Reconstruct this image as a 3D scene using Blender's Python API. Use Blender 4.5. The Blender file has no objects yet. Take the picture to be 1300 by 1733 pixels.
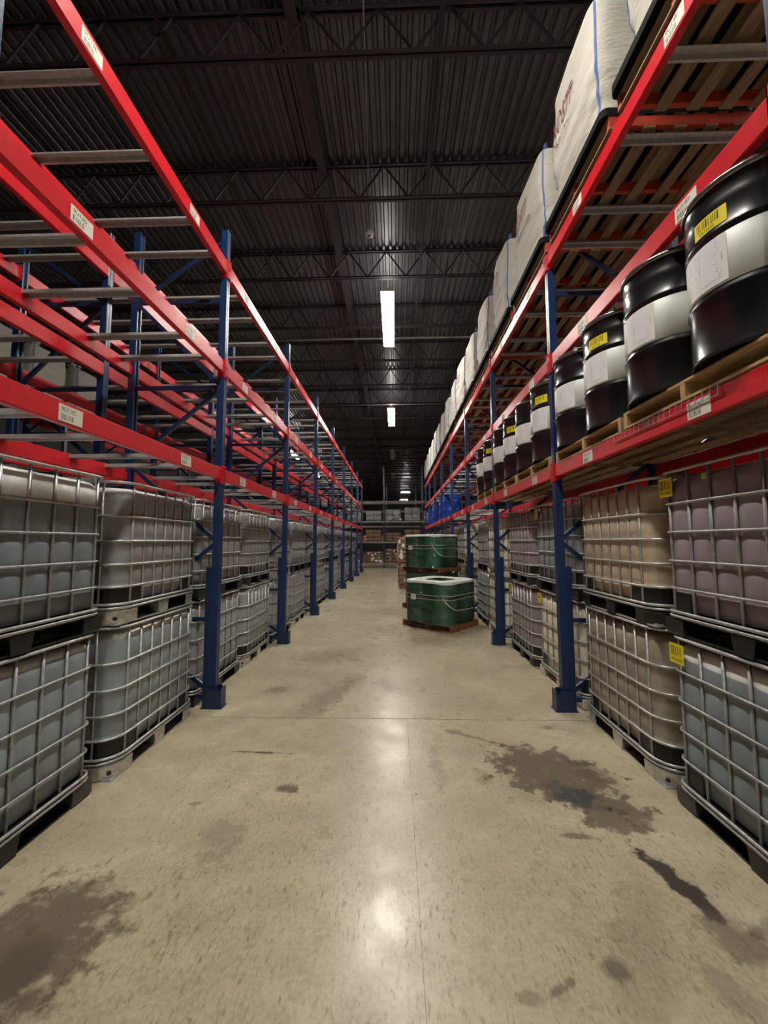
import bpy, math, random
from mathutils import Vector, Matrix, noise

PI = math.pi
S = bpy.context.scene
COL = S.collection
random.seed(7)

# ------------------------------------------------------------------ camera
EYE = 1.68
F_PX, PITCH, YAW, ROLL = 662.58, 0.0754, -0.0292, -0.003


def make_camera():
    cp, sp, cy, sy = math.cos(PITCH), math.sin(PITCH), math.cos(YAW), math.sin(YAW)
    fw = Vector((sy * cp, cy * cp, sp))
    r = Vector((cy, -sy, 0))
    u = r.cross(fw)
    r2 = math.cos(ROLL) * r + math.sin(ROLL) * u
    u2 = -math.sin(ROLL) * r + math.cos(ROLL) * u
    cam = bpy.data.cameras.new('camera')
    cam.sensor_fit = 'VERTICAL'
    cam.sensor_height = 36.0
    cam.lens = 36.0 * F_PX / 1733.0
    cam.clip_start, cam.clip_end = 0.05, 200
    o = bpy.data.objects.new('camera', cam)
    m = Matrix((r2, u2, -fw)).transposed().to_4x4()
    m.translation = (0, 0, EYE)
    o.matrix_world = m
    COL.objects.link(o)
    S.camera = o


make_camera()

# ------------------------------------------------------------------ world, exposure
world = bpy.data.worlds.new('world')
world.use_nodes = True
world.node_tree.nodes['Background'].inputs[0].default_value = (0.55, 0.6, 0.7, 1)
world.node_tree.nodes['Background'].inputs[1].default_value = 0.02
S.world = world
S.view_settings.view_transform = 'Standard'
S.view_settings.look = 'None'
S.view_settings.exposure = 0.0
S.view_settings.gamma = 1.0
S.view_settings.use_curve_mapping = False
S.cycles.max_bounces = 8
S.cycles.diffuse_bounces = 5
S.cycles.glossy_bounces = 4
S.cycles.transparent_max_bounces = 12
S.cycles.sample_clamp_indirect = 4.0
LAMP_STRENGTH = 120.0

# ------------------------------------------------------------------ layout numbers (metres)
POST0, BAY = 1.546, 2.515
NB = 8                       # bays in a rack row
XL, XR = -1.843, 1.649       # aisle faces of the two rack rows
DEPTH = 1.067
LEVELS = [(2.34, 2.465), (3.50, 3.64), (4.63, 4.78)]
POST_TOP = 5.15


# ------------------------------------------------------------------ materials
def new_mat(name):
    m = bpy.data.materials.new(name)
    m.use_nodes = True
    nt = m.node_tree
    return m, nt, nt.nodes, nt.links, nt.nodes['Principled BSDF']


def mat(name, col, rough=0.5, metal=0.0, var=0.12, scale=9.0, bump=0.0, bscale=60.0, spec=0.5,
        stretch=(1, 1, 1), rvar=0.08, coat=0.0, sss=0.0):
    m, nt, N, L, b = new_mat(name)
    tc = N.new('ShaderNodeTexCoord')
    mp = N.new('ShaderNodeMapping')
    mp.inputs['Scale'].default_value = stretch
    L.new(tc.outputs['Object'], mp.inputs['Vector'])
    nz = N.new('ShaderNodeTexNoise')
    nz.inputs['Scale'].default_value = scale
    nz.inputs['Detail'].default_value = 6
    nz.inputs['Roughness'].default_value = 0.62
    L.new(mp.outputs[0], nz.inputs['Vector'])
    r = N.new('ShaderNodeValToRGB')
    r.color_ramp.elements[0].position = 0.3
    r.color_ramp.elements[1].position = 0.7
    lo = [max(0, c * (1 - var)) for c in col]
    hi = [min(1, c * (1 + var)) for c in col]
    r.color_ramp.elements[0].color = (*lo, 1)
    r.color_ramp.elements[1].color = (*hi, 1)
    L.new(nz.outputs['Fac'], r.inputs[0])
    L.new(r.outputs[0], b.inputs['Base Color'])
    mr = N.new('ShaderNodeMapRange')
    mr.inputs['To Min'].default_value = max(0.02, rough - rvar)
    mr.inputs['To Max'].default_value = min(1, rough + rvar)
    L.new(nz.outputs['Fac'], mr.inputs['Value'])
    L.new(mr.outputs[0], b.inputs['Roughness'])
    b.inputs['Metallic'].default_value = metal
    b.inputs['Specular IOR Level'].default_value = spec
    if coat:
        b.inputs['Coat Weight'].default_value = coat
        b.inputs['Coat Roughness'].default_value = 0.2
    if sss:
        b.inputs['Subsurface Weight'].default_value = sss
        b.inputs['Subsurface Radius'].default_value = (0.05, 0.05, 0.05)
    if bump:
        n2 = N.new('ShaderNodeTexNoise')
        n2.inputs['Scale'].default_value = bscale
        n2.inputs['Detail'].default_value = 4
        L.new(mp.outputs[0], n2.inputs['Vector'])
        bp = N.new('ShaderNodeBump')
        bp.inputs['Strength'].default_value = bump
        bp.inputs['Distance'].default_value = 0.01
        L.new(n2.outputs['Fac'], bp.inputs['Height'])
        L.new(bp.outputs[0], b.inputs['Normal'])
    return m


def emit_mat(name, col, strength):
    m, nt, N, L, b = new_mat(name)
    b.inputs['Base Color'].default_value = (0.9, 0.9, 0.9, 1)
    b.inputs['Emission Color'].default_value = (*col, 1)
    b.inputs['Emission Strength'].default_value = strength
    return m


def liquid_mat(name, col, level, empty=(0.72, 0.74, 0.72)):
    """HDPE bottle whose contents show through up to the fill level"""
    m, nt, N, L, b = new_mat(name)
    tc = N.new('ShaderNodeTexCoord')
    sx = N.new('ShaderNodeSeparateXYZ')
    L.new(tc.outputs['Object'], sx.inputs[0])
    nz = N.new('ShaderNodeTexNoise')
    nz.inputs['Scale'].default_value = 5.0
    nz.inputs['Detail'].default_value = 5
    L.new(tc.outputs['Object'], nz.inputs['Vector'])
    ad = N.new('ShaderNodeMath')
    ad.operation = 'MULTIPLY_ADD'
    L.new(nz.outputs['Fac'], ad.inputs[0])
    ad.inputs[1].default_value = 0.018
    L.new(sx.outputs['Z'], ad.inputs[2])
    mr = N.new('ShaderNodeMapRange')
    mr.inputs['From Min'].default_value = level
    mr.inputs['From Max'].default_value = level + 0.012
    L.new(ad.outputs[0], mr.inputs['Value'])
    rmp = N.new('ShaderNodeValToRGB')
    rmp.color_ramp.elements[0].position = 0.35
    rmp.color_ramp.elements[1].position = 0.7
    rmp.color_ramp.elements[0].color = (*[c * 0.88 for c in col], 1)
    rmp.color_ramp.elements[1].color = (*[c * 1.1 for c in col], 1)
    L.new(nz.outputs['Fac'], rmp.inputs[0])
    mx = N.new('ShaderNodeMix')
    mx.data_type = 'RGBA'
    L.new(mr.outputs[0], mx.inputs['Factor'])
    L.new(rmp.outputs[0], mx.inputs['A'])
    mx.inputs['B'].default_value = (*empty, 1)
    L.new(mx.outputs['Result'], b.inputs['Base Color'])
    b.inputs['Roughness'].default_value = 0.48
    b.inputs['Specular IOR Level'].default_value = 0.3
    return m


def post_mat():
    """blue paint with rows of punched slots on the face"""
    m, nt, N, L, b = new_mat('blue_post_paint')
    tc = N.new('ShaderNodeTexCoord')
    sx = N.new('ShaderNodeSeparateXYZ')
    L.new(tc.outputs['Object'], sx.inputs[0])

    def math_(op, a, bb=None, c=None):
        n = N.new('ShaderNodeMath')
        n.operation = op
        for i, v in enumerate((a, bb, c)):
            if v is None:
                continue
            if isinstance(v, (int, float)):
                n.inputs[i].default_value = v
            else:
                L.new(v, n.inputs[i])
        return n.outputs[0]
    # slots every 5 cm, two columns 22 mm either side of the face centre
    fz = math_('FRACT', math_('MULTIPLY', sx.outputs['Z'], 20.0))
    dz = math_('MULTIPLY', math_('SUBTRACT', fz, 0.5), 0.05)
    ay = math_('ABSOLUTE', sx.outputs['Y'])
    dy = math_('SUBTRACT', ay, 0.02)
    d = math_('SQRT', math_('ADD', math_('MULTIPLY', dz, dz), math_('MULTIPLY', dy, dy)))
    hole = math_('LESS_THAN', d, 0.0065)
    nz = N.new('ShaderNodeTexNoise')
    nz.inputs['Scale'].default_value = 14
    L.new(tc.outputs['Object'], nz.inputs['Vector'])
    rmp = N.new('ShaderNodeValToRGB')
    rmp.color_ramp.elements[0].color = (0.004, 0.020, 0.075, 1)
    rmp.color_ramp.elements[1].color = (0.008, 0.036, 0.125, 1)
    L.new(nz.outputs['Fac'], rmp.inputs[0])
    mx = N.new('ShaderNodeMix')
    mx.data_type = 'RGBA'
    L.new(hole, mx.inputs['Factor'])
    L.new(rmp.outputs[0], mx.inputs['A'])
    mx.inputs['B'].default_value = (0.004, 0.005, 0.008, 1)
    L.new(mx.outputs['Result'], b.inputs['Base Color'])
    b.inputs['Roughness'].default_value = 0.33
    b.inputs['Specular IOR Level'].default_value = 0.7
    return m


M = {
    'red': mat('red_beam_paint', (0.60, 0.012, 0.022), 0.36, var=0.12, scale=20, bump=0.05, bscale=150, spec=0.5),
    'blue': mat('blue_rack_paint', (0.005, 0.022, 0.08), 0.38, var=0.25, scale=14, spec=0.6),
    'post': post_mat(),
    'galv': mat('galvanised_steel', (0.46, 0.46, 0.45), 0.36, 0.35, var=0.2, scale=25),
    'cage': mat('cage_steel', (0.52, 0.52, 0.51), 0.32, 0.55, var=0.2, scale=30),
    'cagedark': mat('dull_cage_steel', (0.40, 0.40, 0.40), 0.36, 0.5, var=0.25, scale=30),
    'foot': mat('galvanised_foot', (0.58, 0.58, 0.57), 0.3, 0.6, var=0.3, scale=18, bump=0.2, bscale=30),
    'black': mat('black_plastic', (0.012, 0.012, 0.013), 0.42, var=0.2, scale=12),
    'darkgrey': mat('dark_grey_plastic', (0.055, 0.057, 0.055), 0.5, var=0.25, scale=12),
    'drum': mat('black_drum_paint', (0.010, 0.010, 0.011), 0.24, var=0.2, scale=6, spec=0.6),
    'drumrim': mat('drum_rim_steel', (0.22, 0.22, 0.21), 0.25, 0.8, var=0.3, scale=14),
    'band': mat('white_drum_band', (0.60, 0.63, 0.60), 0.45, var=0.06, scale=5),
    'white': mat('white_label_paper', (0.74, 0.74, 0.76), 0.6, var=0.03, scale=10),
    'label': mat('cream_label_paper', (0.72, 0.70, 0.60), 0.55, var=0.05, scale=10),
    'yellow': mat('yellow_label', (0.83, 0.68, 0.01), 0.5, var=0.05, scale=10),
    'ink': mat('black_ink', (0.02, 0.02, 0.02), 0.6, var=0.05),
    'greyink': mat('grey_ink', (0.40, 0.40, 0.44), 0.6, var=0.1),
    'olive': mat('yellow_label_ink', (0.10, 0.08, 0.01), 0.6, var=0.1),
    'redink': mat('dark_red_print', (0.16, 0.012, 0.03), 0.7, var=0.3, scale=60),
    'wood': mat('pine_pallet_wood', (0.52, 0.34, 0.17), 0.65, var=0.25, scale=6, stretch=(6, 1, 6), bump=0.3, bscale=40),
    'oldwood': mat('weathered_pallet_wood', (0.26, 0.18, 0.10), 0.75, var=0.4, scale=5, stretch=(6, 1, 6), bump=0.4, bscale=40),
    'redwood': mat('red_painted_wood', (0.50, 0.055, 0.02), 0.65, var=0.3, scale=7, stretch=(1, 5, 5), bump=0.3),
    'brownwood': mat('brown_pallet_wood', (0.24, 0.095, 0.045), 0.7, var=0.3, scale=7, bump=0.3),
    'whitewood': mat('white_pallet', (0.66, 0.62, 0.50), 0.6, var=0.1, scale=7),
    'bag': mat('woven_bag_fabric', (0.40, 0.385, 0.335), 0.9, var=0.07, scale=4, bump=0.9, bscale=16, stretch=(1, 1, 2.2), sss=0.0),
    'strap': mat('blue_lift_strap', (0.05, 0.09, 0.34), 0.75, var=0.2, scale=40),
    'sheet': mat('black_slip_sheet', (0.005, 0.005, 0.006), 0.85, var=0.1, spec=0.15),
    'green': mat('green_drum_paint', (0.010, 0.17, 0.07), 0.22, var=0.2, scale=5, spec=0.6, coat=0.3),
    'greenlid': mat('green_drum_lid', (0.02, 0.12, 0.06), 0.35, var=0.2, scale=8),
    'bluedrum': mat('blue_plastic_drum', (0.012, 0.06, 0.42), 0.32, var=0.1, scale=5, spec=0.5),
    'kraft': mat('brown_kraft', (0.20, 0.125, 0.095), 0.6, var=0.2, scale=10, bump=0.3, bscale=20),
    'kraftshine': mat('wrapped_brown_sacks', (0.17, 0.10, 0.07), 0.22, var=0.4, scale=10, bump=0.8, bscale=9),
    'torn': mat('torn_white_film', (0.75, 0.72, 0.70), 0.5, var=0.1),
    'orange': mat('orange_sack', (0.62, 0.25, 0.17), 0.7, var=0.3, scale=9, bump=0.4, bscale=15),
    'joist': mat('dark_joist_paint', (0.016, 0.009, 0.011), 0.6, var=0.3, scale=5),
    'deck': mat('dark_roof_deck', (0.060, 0.057, 0.062), 0.33, 0.3, var=0.2, scale=2.5, stretch=(1, .2, 1)),
    'pipe': mat('grey_pipe', (0.20, 0.19, 0.19), 0.4, 0.4, var=0.2),
    'wall': mat('dark_wall_paint', (0.10, 0.095, 0.09), 0.8, var=0.2, scale=1.5),
    'housing': mat('white_lamp_housing', (0.6, 0.6, 0.6), 0.4, var=0.05),
    'lensoff': mat('unlit_lamp_lens', (0.30, 0.30, 0.31), 0.3, var=0.05),
    'lens': emit_mat('lit_lamp_lens', (1.0, 0.95, 0.86), LAMP_STRENGTH),
    'uplight': emit_mat('lamp_top_slot', (1.0, 0.95, 0.88), LAMP_STRENGTH * 0.22),
    'tagwire': mat('steel_wire', (0.5, 0.48, 0.46), 0.4, 0.7),
    'cap': mat('black_tote_cap', (0.02, 0.02, 0.02), 0.4),
    'sub': mat('floor_subbase', (0.03, 0.026, 0.02), 0.9),
    'greyplastic': mat('grey_plastic_bottle', (0.30, 0.31, 0.32), 0.4),
}
LQ = {
    'bluegrey': liquid_mat('blue_grey_contents', (0.275, 0.315, 0.335), 0.97),
    'bluegrey_low': liquid_mat('blue_grey_contents_low', (0.215, 0.245, 0.27), 0.86),
    'grey': liquid_mat('grey_contents', (0.295, 0.295, 0.305), 0.985),
    'steelgrey': liquid_mat('steel_grey_contents', (0.33, 0.35, 0.36), 0.97),
    'purple': liquid_mat('purple_grey_contents', (0.30, 0.255, 0.285), 1.1),
    'beige': liquid_mat('beige_contents', (0.572, 0.474, 0.345), 1.1),
    'taupe': liquid_mat('taupe_contents', (0.390, 0.345, 0.286), 1.1),
    'cream': liquid_mat('cream_contents', (0.806, 0.780, 0.611), 1.1),
    'blue': liquid_mat('slate_blue_contents', (0.26, 0.31, 0.34), 0.935),
}


# ------------------------------------------------------------------ mesh helper
class MB:
    def __init__(self):
        self.v, self.f, self.mi, self.sm = [], [], [], []

    def add(self, vs, fs, mi=0, smooth=False):
        o = len(self.v)
        self.v += [tuple(p) for p in vs]
        for f in fs:
            self.f.append(tuple(i + o for i in f))
            self.mi.append(mi)
            self.sm.append(smooth)
        return self

    def box(self, a, b, mi=0):
        x0, y0, z0 = a
        x1, y1, z1 = b
        self.add([(x0, y0, z0), (x1, y0, z0), (x1, y1, z0), (x0, y1, z0), (x0, y0, z1), (x1, y0, z1), (x1, y1, z1), (x0, y1, z1)],
                 [(0, 3, 2, 1), (4, 5, 6, 7), (0, 1, 5, 4), (1, 2, 6, 5), (2, 3, 7, 6), (3, 0, 4, 7)], mi)
        return self

    def bbox(self, a, b, c=0.004, mi=0):
        """box with its long edges chamfered (profile across the longest axis)"""
        d = [b[i] - a[i] for i in range(3)]
        ax = d.index(max(d))
        o = [i for i in range(3) if i != ax]
        c = min(c, d[o[0]] * .4, d[o[1]] * .4)
        p0, p1, q0, q1 = a[o[0]], b[o[0]], a[o[1]], b[o[1]]
        prof = [(p0 + c, q0), (p1 - c, q0), (p1, q0 + c), (p1, q1 - c), (p1 - c, q1), (p0 + c, q1), (p0, q1 - c), (p0, q0 + c)]
        vs = []
        for t in (a[ax], b[ax]):
            for p, q in prof:
                w = [0, 0, 0]
                w[ax], w[o[0]], w[o[1]] = t, p, q
                vs.append(tuple(w))
        n = 8
        fs = [tuple(range(n))[::-1], tuple(range(n, 2 * n))]
        for i in range(n):
            j = (i + 1) % n
            fs.append((i, j, n + j, n + i))
        if ax == 1:
            fs = [f[::-1] for f in fs]
        return self.add(vs, fs, mi)

    def prism(self, prof, ax, t0, t1, mi=0):
        """prof: list of 2D points in the two other axes (in order)"""
        o = [i for i in range(3) if i != ax]
        vs = []
        n = len(prof)
        for t in (t0, t1):
            for p, q in prof:
                w = [0, 0, 0]
                w[ax], w[o[0]], w[o[1]] = t, p, q
                vs.append(tuple(w))
        fs = [tuple(range(n))[::-1], tuple(range(n, 2 * n))]
        for i in range(n):
            j = (i + 1) % n
            fs.append((i, j, n + j, n + i))
        return self.add(vs, fs, mi)

    def tube(self, pts, r, n=6, closed=False, mi=0, ry=None):
        pts = [Vector(p) for p in pts]
        ry = ry or r
        m = len(pts)
        vs = []
        for i, p in enumerate(pts):
            if closed:
                d = pts[(i + 1) % m] - pts[i - 1]
            else:
                d = pts[min(i + 1, m - 1)] - pts[max(i - 1, 0)]
            d.normalize()
            up = Vector((0, 0, 1)) if abs(d.z) < 0.9 else Vector((0, 1, 0))
            s = d.cross(up).normalized()
            w = s.cross(d).normalized()
            for k in range(n):
                a = 2 * PI * (k + .5) / n
                vs.append(p + s * math.cos(a) * r + w * math.sin(a) * ry)
        fs = []
        for i in range(m if closed else m - 1):
            j = (i + 1) % m
            for k in range(n):
                l = (k + 1) % n
                fs.append((i * n + k, i * n + l, j * n + l, j * n + k))
        self.add(vs, fs, mi, n > 4)
        if not closed:
            o = len(self.v) - len(vs)
            self.f.append(tuple(o + k for k in range(n))[::-1])
            self.f.append(tuple(o + (m - 1) * n + k for k in range(n)))
            self.mi += [mi, mi]
            self.sm += [False, False]
        return self

    def bar(self, p, q, a, b, mi=0):
        """rectangular bar p->q, a wide across, b high"""
        p, q = Vector(p), Vector(q)
        d = (q - p).normalized()
        up = Vector((0, 0, 1)) if abs(d.z) < 0.95 else Vector((0, 1, 0))
        s = d.cross(up).normalized() * a / 2
        w = s.cross(d).normalized() * b / 2
        vs = [e + i * s + j * w for e in (p, q) for i, j in ((-1, -1), (1, -1), (1, 1), (-1, 1))]
        return self.add(vs, [(0, 3, 2, 1), (4, 5, 6, 7), (0, 1, 5, 4), (1, 2, 6, 5), (2, 3, 7, 6), (3, 0, 4, 7)], mi)

    def loft(self, rings, mi=0, cap0=True, cap1=True, smooth=True):
        n = len(rings[0])
        vs = [p for r in rings for p in r]
        fs = []
        for i in range(len(rings) - 1):
            for k in range(n):
                l = (k + 1) % n
                fs.append((i * n + k, i * n + l, (i + 1) * n + l, (i + 1) * n + k))
        if cap0:
            fs.append(tuple(range(n))[::-1])
        if cap1:
            fs.append(tuple(range((len(rings) - 1) * n, len(rings) * n)))
        return self.add(vs, fs, mi, smooth)

    def lathe(self, prof, n=32, mi=0, cx=0, cy=0, cap0=True, cap1=True):
        rings = [[(cx + r * math.cos(2 * PI * k / n), cy + r * math.sin(2 * PI * k / n), z) for k in range(n)] for r, z in prof]
        return self.loft(rings, mi, cap0, cap1)

    def mesh(self, name, mats):
        me = bpy.data.meshes.new(name)
        me.from_pydata(self.v, [], self.f)
        for m in mats:
            me.materials.append(m)
        me.polygons.foreach_set('material_index', self.mi)
        me.polygons.foreach_set('use_smooth', self.sm)
        me.update()
        return me


def link(name, me, parent=None, loc=(0, 0, 0), rz=0.0):
    o = bpy.data.objects.new(name, me)
    COL.objects.link(o)
    if parent is not None:
        o.parent = parent
    o.location = loc
    if rz:
        o.rotation_euler = (0, 0, rz)
    return o


def tag(o, label=None, cat=None, group=None, kind=None):
    if label:
        o['label'] = label
    if cat:
        o['category'] = cat
    if group:
        o['group'] = group
    if kind:
        o['kind'] = kind
    return o


def thing(name, label, cat, loc=(0, 0, 0), rz=0.0, group=None):
    return tag(link(name, None, None, loc, rz), label, cat, group)


_cache = {}


def cached(key, fn):
    if key not in _cache:
        _cache[key] = fn()
    return _cache[key]


def rrect(hx, hy, r, n=4):
    """rounded rectangle outline, counter-clockwise"""
    pts = []
    for cx, cy, a0 in ((hx - r, hy - r, 0), (-hx + r, hy - r, PI / 2), (-hx + r, -hy + r, PI), (hx - r, -hy + r, 1.5 * PI)):
        for k in range(n + 1):
            a = a0 + PI / 2 * k / n
            pts.append((cx + r * math.cos(a), cy + r * math.sin(a)))
    return pts


_text = {}


def text_geo(s):
    """flat glyph outlines as (verts2d, faces), width normalised to 1 em height"""
    if s not in _text:
        cu = bpy.data.curves.new('glyphs', 'FONT')
        cu.body = s
        cu.resolution_u = 2
        o = bpy.data.objects.new('glyphs', cu)
        COL.objects.link(o)
        dg = bpy.context.evaluated_depsgraph_get()
        me = o.evaluated_get(dg).to_mesh()
        vs = [(v.co.x, v.co.y) for v in me.vertices]
        fs = [tuple(p.vertices) for p in me.polygons]
        o.evaluated_get(dg).to_mesh_clear()
        bpy.data.objects.remove(o)
        bpy.data.curves.remove(cu)
        x0 = min(v[0] for v in vs)
        x1 = max(v[0] for v in vs)
        y0 = min(v[1] for v in vs)
        y1 = max(v[1] for v in vs)
        vs = [((x - x0) / (y1 - y0), (y - y0) / (y1 - y0)) for x, y in vs]
        _text[s] = (vs, fs, (x1 - x0) / (y1 - y0))
    return _text[s]


def barcode(x0, x1, y0, y1, seed, n=26):
    rnd = random.Random(seed)
    out = []
    w = (x1 - x0) / n
    i = 0
    while i < n:
        t = rnd.choice((1, 1, 2))
        out.append(([(x0 + i * w, y0), (x0 + (i + t * .75) * w, y0), (x0 + (i + t * .75) * w, y1), (x0 + i * w, y1)], (0, 1, 2, 3)))
        i += t + rnd.choice((1, 1, 2))
    return out


def label_mesh(name, w, h, mapfn, plate, ink, items, texts=(), seg=1, thick=0.0008):
    """a thin sticker: plate (w x h, centred) + flat print; mapfn(u, v, lift) -> xyz"""
    mb = MB()
    vs, fs = [], []
    for i in range(seg + 1):
        u = -w / 2 + w * i / seg
        for lift in (0, thick):
            vs += [mapfn(u, -h / 2, lift), mapfn(u, h / 2, lift)]
    for i in range(seg):
        a, b = i * 4, i * 4 + 4
        fs += [(a + 2, b + 2, b + 3, a + 3), (a, a + 1, b + 1, b), (a, b, b + 2, a + 2), (a + 1, a + 3, b + 3, b + 1)]
    fs += [(0, 2, 3, 1), (seg * 4, seg * 4 + 1, seg * 4 + 3, seg * 4 + 2)]
    mb.add(vs, fs, 0, False)
    for poly, idx in items:
        mb.add([mapfn(u, v, thick * 1.8) for u, v in poly], [idx], 1)
    for s, x, y, hh in texts:
        tv, tf, tw = text_geo(s)
        mb.add([mapfn(x + a * hh, y + b * hh, thick * 1.8) for a, b in tv], tf, 1)
    return mb.mesh(name, [plate, ink])


def plane_map(origin, udir, vdir, ndir):
    o, u, v, n = Vector(origin), Vector(udir), Vector(vdir), Vector(ndir)
    return lambda a, b, l: tuple(o + u * a + v * b + n * l)


def cyl_map(r, ang, z, sgn=1):
    return lambda a, b, l: ((r + l) * math.cos(ang + sgn * a / r), (r + l) * math.sin(ang + sgn * a / r), z + b)


# ------------------------------------------------------------------ floor
def floor_material():
    m, nt, N, L, b = new_mat('stained_concrete')
    geo = N.new('ShaderNodeNewGeometry')
    pos = geo.outputs['Position']

    def noise_(scale, detail=6, stretch=None, rough=0.6, rot=0.0):
        src = pos
        if stretch:
            mp = N.new('ShaderNodeMapping')
            mp.inputs['Scale'].default_value = stretch
            mp.inputs['Rotation'].default_value = (0, 0, rot)
            L.new(src, mp.inputs['Vector'])
            src = mp.outputs[0]
        n = N.new('ShaderNodeTexNoise')
        n.inputs['Scale'].default_value = scale
        n.inputs['Detail'].default_value = detail
        n.inputs['Roughness'].default_value = rough
        L.new(src, n.inputs['Vector'])
        return n.outputs['Fac']

    def rng(v, a, b_, c=0.0, d=1.0):
        n = N.new('ShaderNodeMapRange')
        n.inputs['From Min'].default_value = a
        n.inputs['From Max'].default_value = b_
        n.inputs['To Min'].default_value = c
        n.inputs['To Max'].default_value = d
        L.new(v, n.inputs['Value'])
        return n.outputs[0]

    def m2(op, a, c):
        n = N.new('ShaderNodeMath')
        n.operation = op
        for i, v in enumerate((a, c)):
            if isinstance(v, (int, float)):
                n.inputs[i].default_value = v
            else:
                L.new(v, n.inputs[i])
        return n.outputs[0]

    def mix(f, a, c):
        n = N.new('ShaderNodeMix')
        n.data_type = 'RGBA'
        if isinstance(f, (int, float)):
            n.inputs['Factor'].default_value = f
        else:
            L.new(f, n.inputs['Factor'])
        for k, v in (('A', a), ('B', c)):
            if isinstance(v, tuple):
                n.inputs[k].default_value = (*v, 1)
            else:
                L.new(v, n.inputs[k])
        return n.outputs['Result']
    big = noise_(0.9, 5)
    mid = noise_(4.5, 8)
    fine = noise_(45, 4)
    col = mix(rng(big, .32, .7), (0.35, 0.295, 0.19), (0.59, 0.52, 0.365))
    col = mix(rng(mid, .42, .72, 0, .6), col, (0.27, 0.215, 0.15))
    col = mix(rng(noise_(1.7, 9, None, .75), .48, .70, 0, .65), col, (0.24, 0.185, 0.12))
    col = mix(rng(fine, .35, .75, 0, .45), col, (0.60, 0.56, 0.42))
    # scuffs: short dark strokes in two directions
    s1 = noise_(7.0, 6, (8, 2.2, 1), 0.72, 0.35)
    s2 = noise_(6.0, 6, (9, 2.0, 1), 0.72, -0.3)
    s3 = noise_(24, 3, (1.0, 0.35, 1), 0.6, 0.7)
    msk = rng(noise_(1.3, 4), .42, .6, .45, 1)
    col = mix(m2('MULTIPLY', rng(s1, .56, .65, 0, .85), msk), col, (0.12, 0.09, 0.06))
    col = mix(m2('MULTIPLY', rng(s2, .56, .66, 0, .7), rng(noise_(1.9, 4), .42, .6, 0.35, 1)), col, (0.15, 0.115, 0.08))
    col = mix(rng(s3, .66, .73, 0, .6), col, (0.10, 0.08, 0.055))
    # stains (x, y, half sizes, turn, darkness, colour)
    dist = N.new('ShaderNodeTexNoise')
    dist.inputs['Scale'].default_value = 9
    dist.inputs['Detail'].default_value = 10
    dist.inputs['Roughness'].default_value = 0.65
    L.new(pos, dist.inputs['Vector'])
    brown, dark, slate = (0.125, 0.09, 0.062), (0.042, 0.036, 0.032), (0.048, 0.052, 0.058)
    stains = [
        (1.12, 3.02, .40, .31, -0.5, .9, brown, .3), (1.33, 2.62, .24, .19, -0.7, .85, brown, .35),
        (1.18, 2.76, .17, .085, -0.75, .85, slate, .6), (1.42, 3.05, .20, .10, -1.0, .5, brown, .6),
        (0.70, 3.50, .30, .020, -0.5, .75, brown, .9), (0.50, 3.62, .07, .05, 0, .55, brown, .6),
        (1.02, 2.40, .10, .02, -0.1, .75, brown, .8), (0.62, 2.95, .06, .10, .2, .35, brown, .6),
        (1.385, 2.10, .20, .055, -1.25, .97, dark, .45), (1.44, 1.82, .13, .09, -.6, .65, brown, .9), (1.62, 1.86, .12, .05, .2, .6, brown, .8),
        (0.864, 1.70, .05, .045, 0, .65, dark, 1.1), (0.60, 1.615, .04, .018, .3, .7, brown, .8), (0.66, 1.645, .022, .018, .3, .7, brown, .8),
        (0.49, 1.59, .05, .03, 0, .5, brown, .7), (1.25, 1.62, .06, .12, .4, .35, brown, .8),
        (-1.55, 1.72, .31, .31, 0.4, .88, brown, .55), (-1.50, 1.63, .12, .14, 0.4, .5, dark, .9),
        (-0.74, 2.79, .075, .045, -.4, .9, brown, .5), (-1.10, 3.24, .22, .014, -.05, .8, dark, .8), (-1.3, 2.62, .04, .02, .3, .6, brown, .6),
        (-0.75, 4.35, .16, .45, -.35, .5, brown, .9), (-0.50, 4.85, .10, .28, -.2, .45, brown, .9), (-0.12, 4.75, .06, .22, .25, .45, brown, .8),
        (-0.95, 5.9, .5, .35, .2, .38, brown, 1.0), (0.5, 6.9, .6, .5, .3, .35, brown, 1.0), (-0.2, 7.6, .5, .4, .1, .3, brown, 1.0),
        (-1.35, 4.55, .12, .10, .1, .5, brown, .8), (-1.0, 2.35, .12, .16, .3, .35, brown, .9), (1.35, 3.72, .10, .03, .1, .5, brown, .8),
        (0.15, 9.5, .5, .8, .2, .35, brown, 1.0), (0.3, 3.1, .05, .3, .1, .3, brown, .9), (1.0, 1.75, .10, .5, -.5, .25, brown, 1.0),
    ]
    for x, y, a, c, rot, k, colr, soft in stains:
        mp = N.new('ShaderNodeMapping')
        mp.vector_type = 'TEXTURE'
        mp.inputs['Location'].default_value = (x, y, 0)
        mp.inputs['Rotation'].default_value = (0, 0, rot)
        mp.inputs['Scale'].default_value = (a, c, 1)
        L.new(pos, mp.inputs['Vector'])
        ln = N.new('ShaderNodeVectorMath')
        ln.operation = 'LENGTH'
        L.new(mp.outputs[0], ln.inputs[0])
        d = m2('ADD', ln.outputs['Value'], m2('MULTIPLY', m2('SUBTRACT', dist.outputs['Fac'], .5), 3.0))
        f = rng(d, 1.0 - soft * .35, 1.0 + soft * .35, k, 0)
        col = mix(f, col, colr)
    L.new(col, b.inputs['Base Color'])
    rr = m2('ADD', rng(mid, .3, .7, .23, .36), rng(s1, .58, .68, 0, .15))
    L.new(rr, b.inputs['Roughness'])
    b.inputs['Specular IOR Level'].default_value = 0.5
    bp = N.new('ShaderNodeBump')
    bp.inputs['Strength'].default_value = 0.22
    bp.inputs['Distance'].default_value = 0.004
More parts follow.
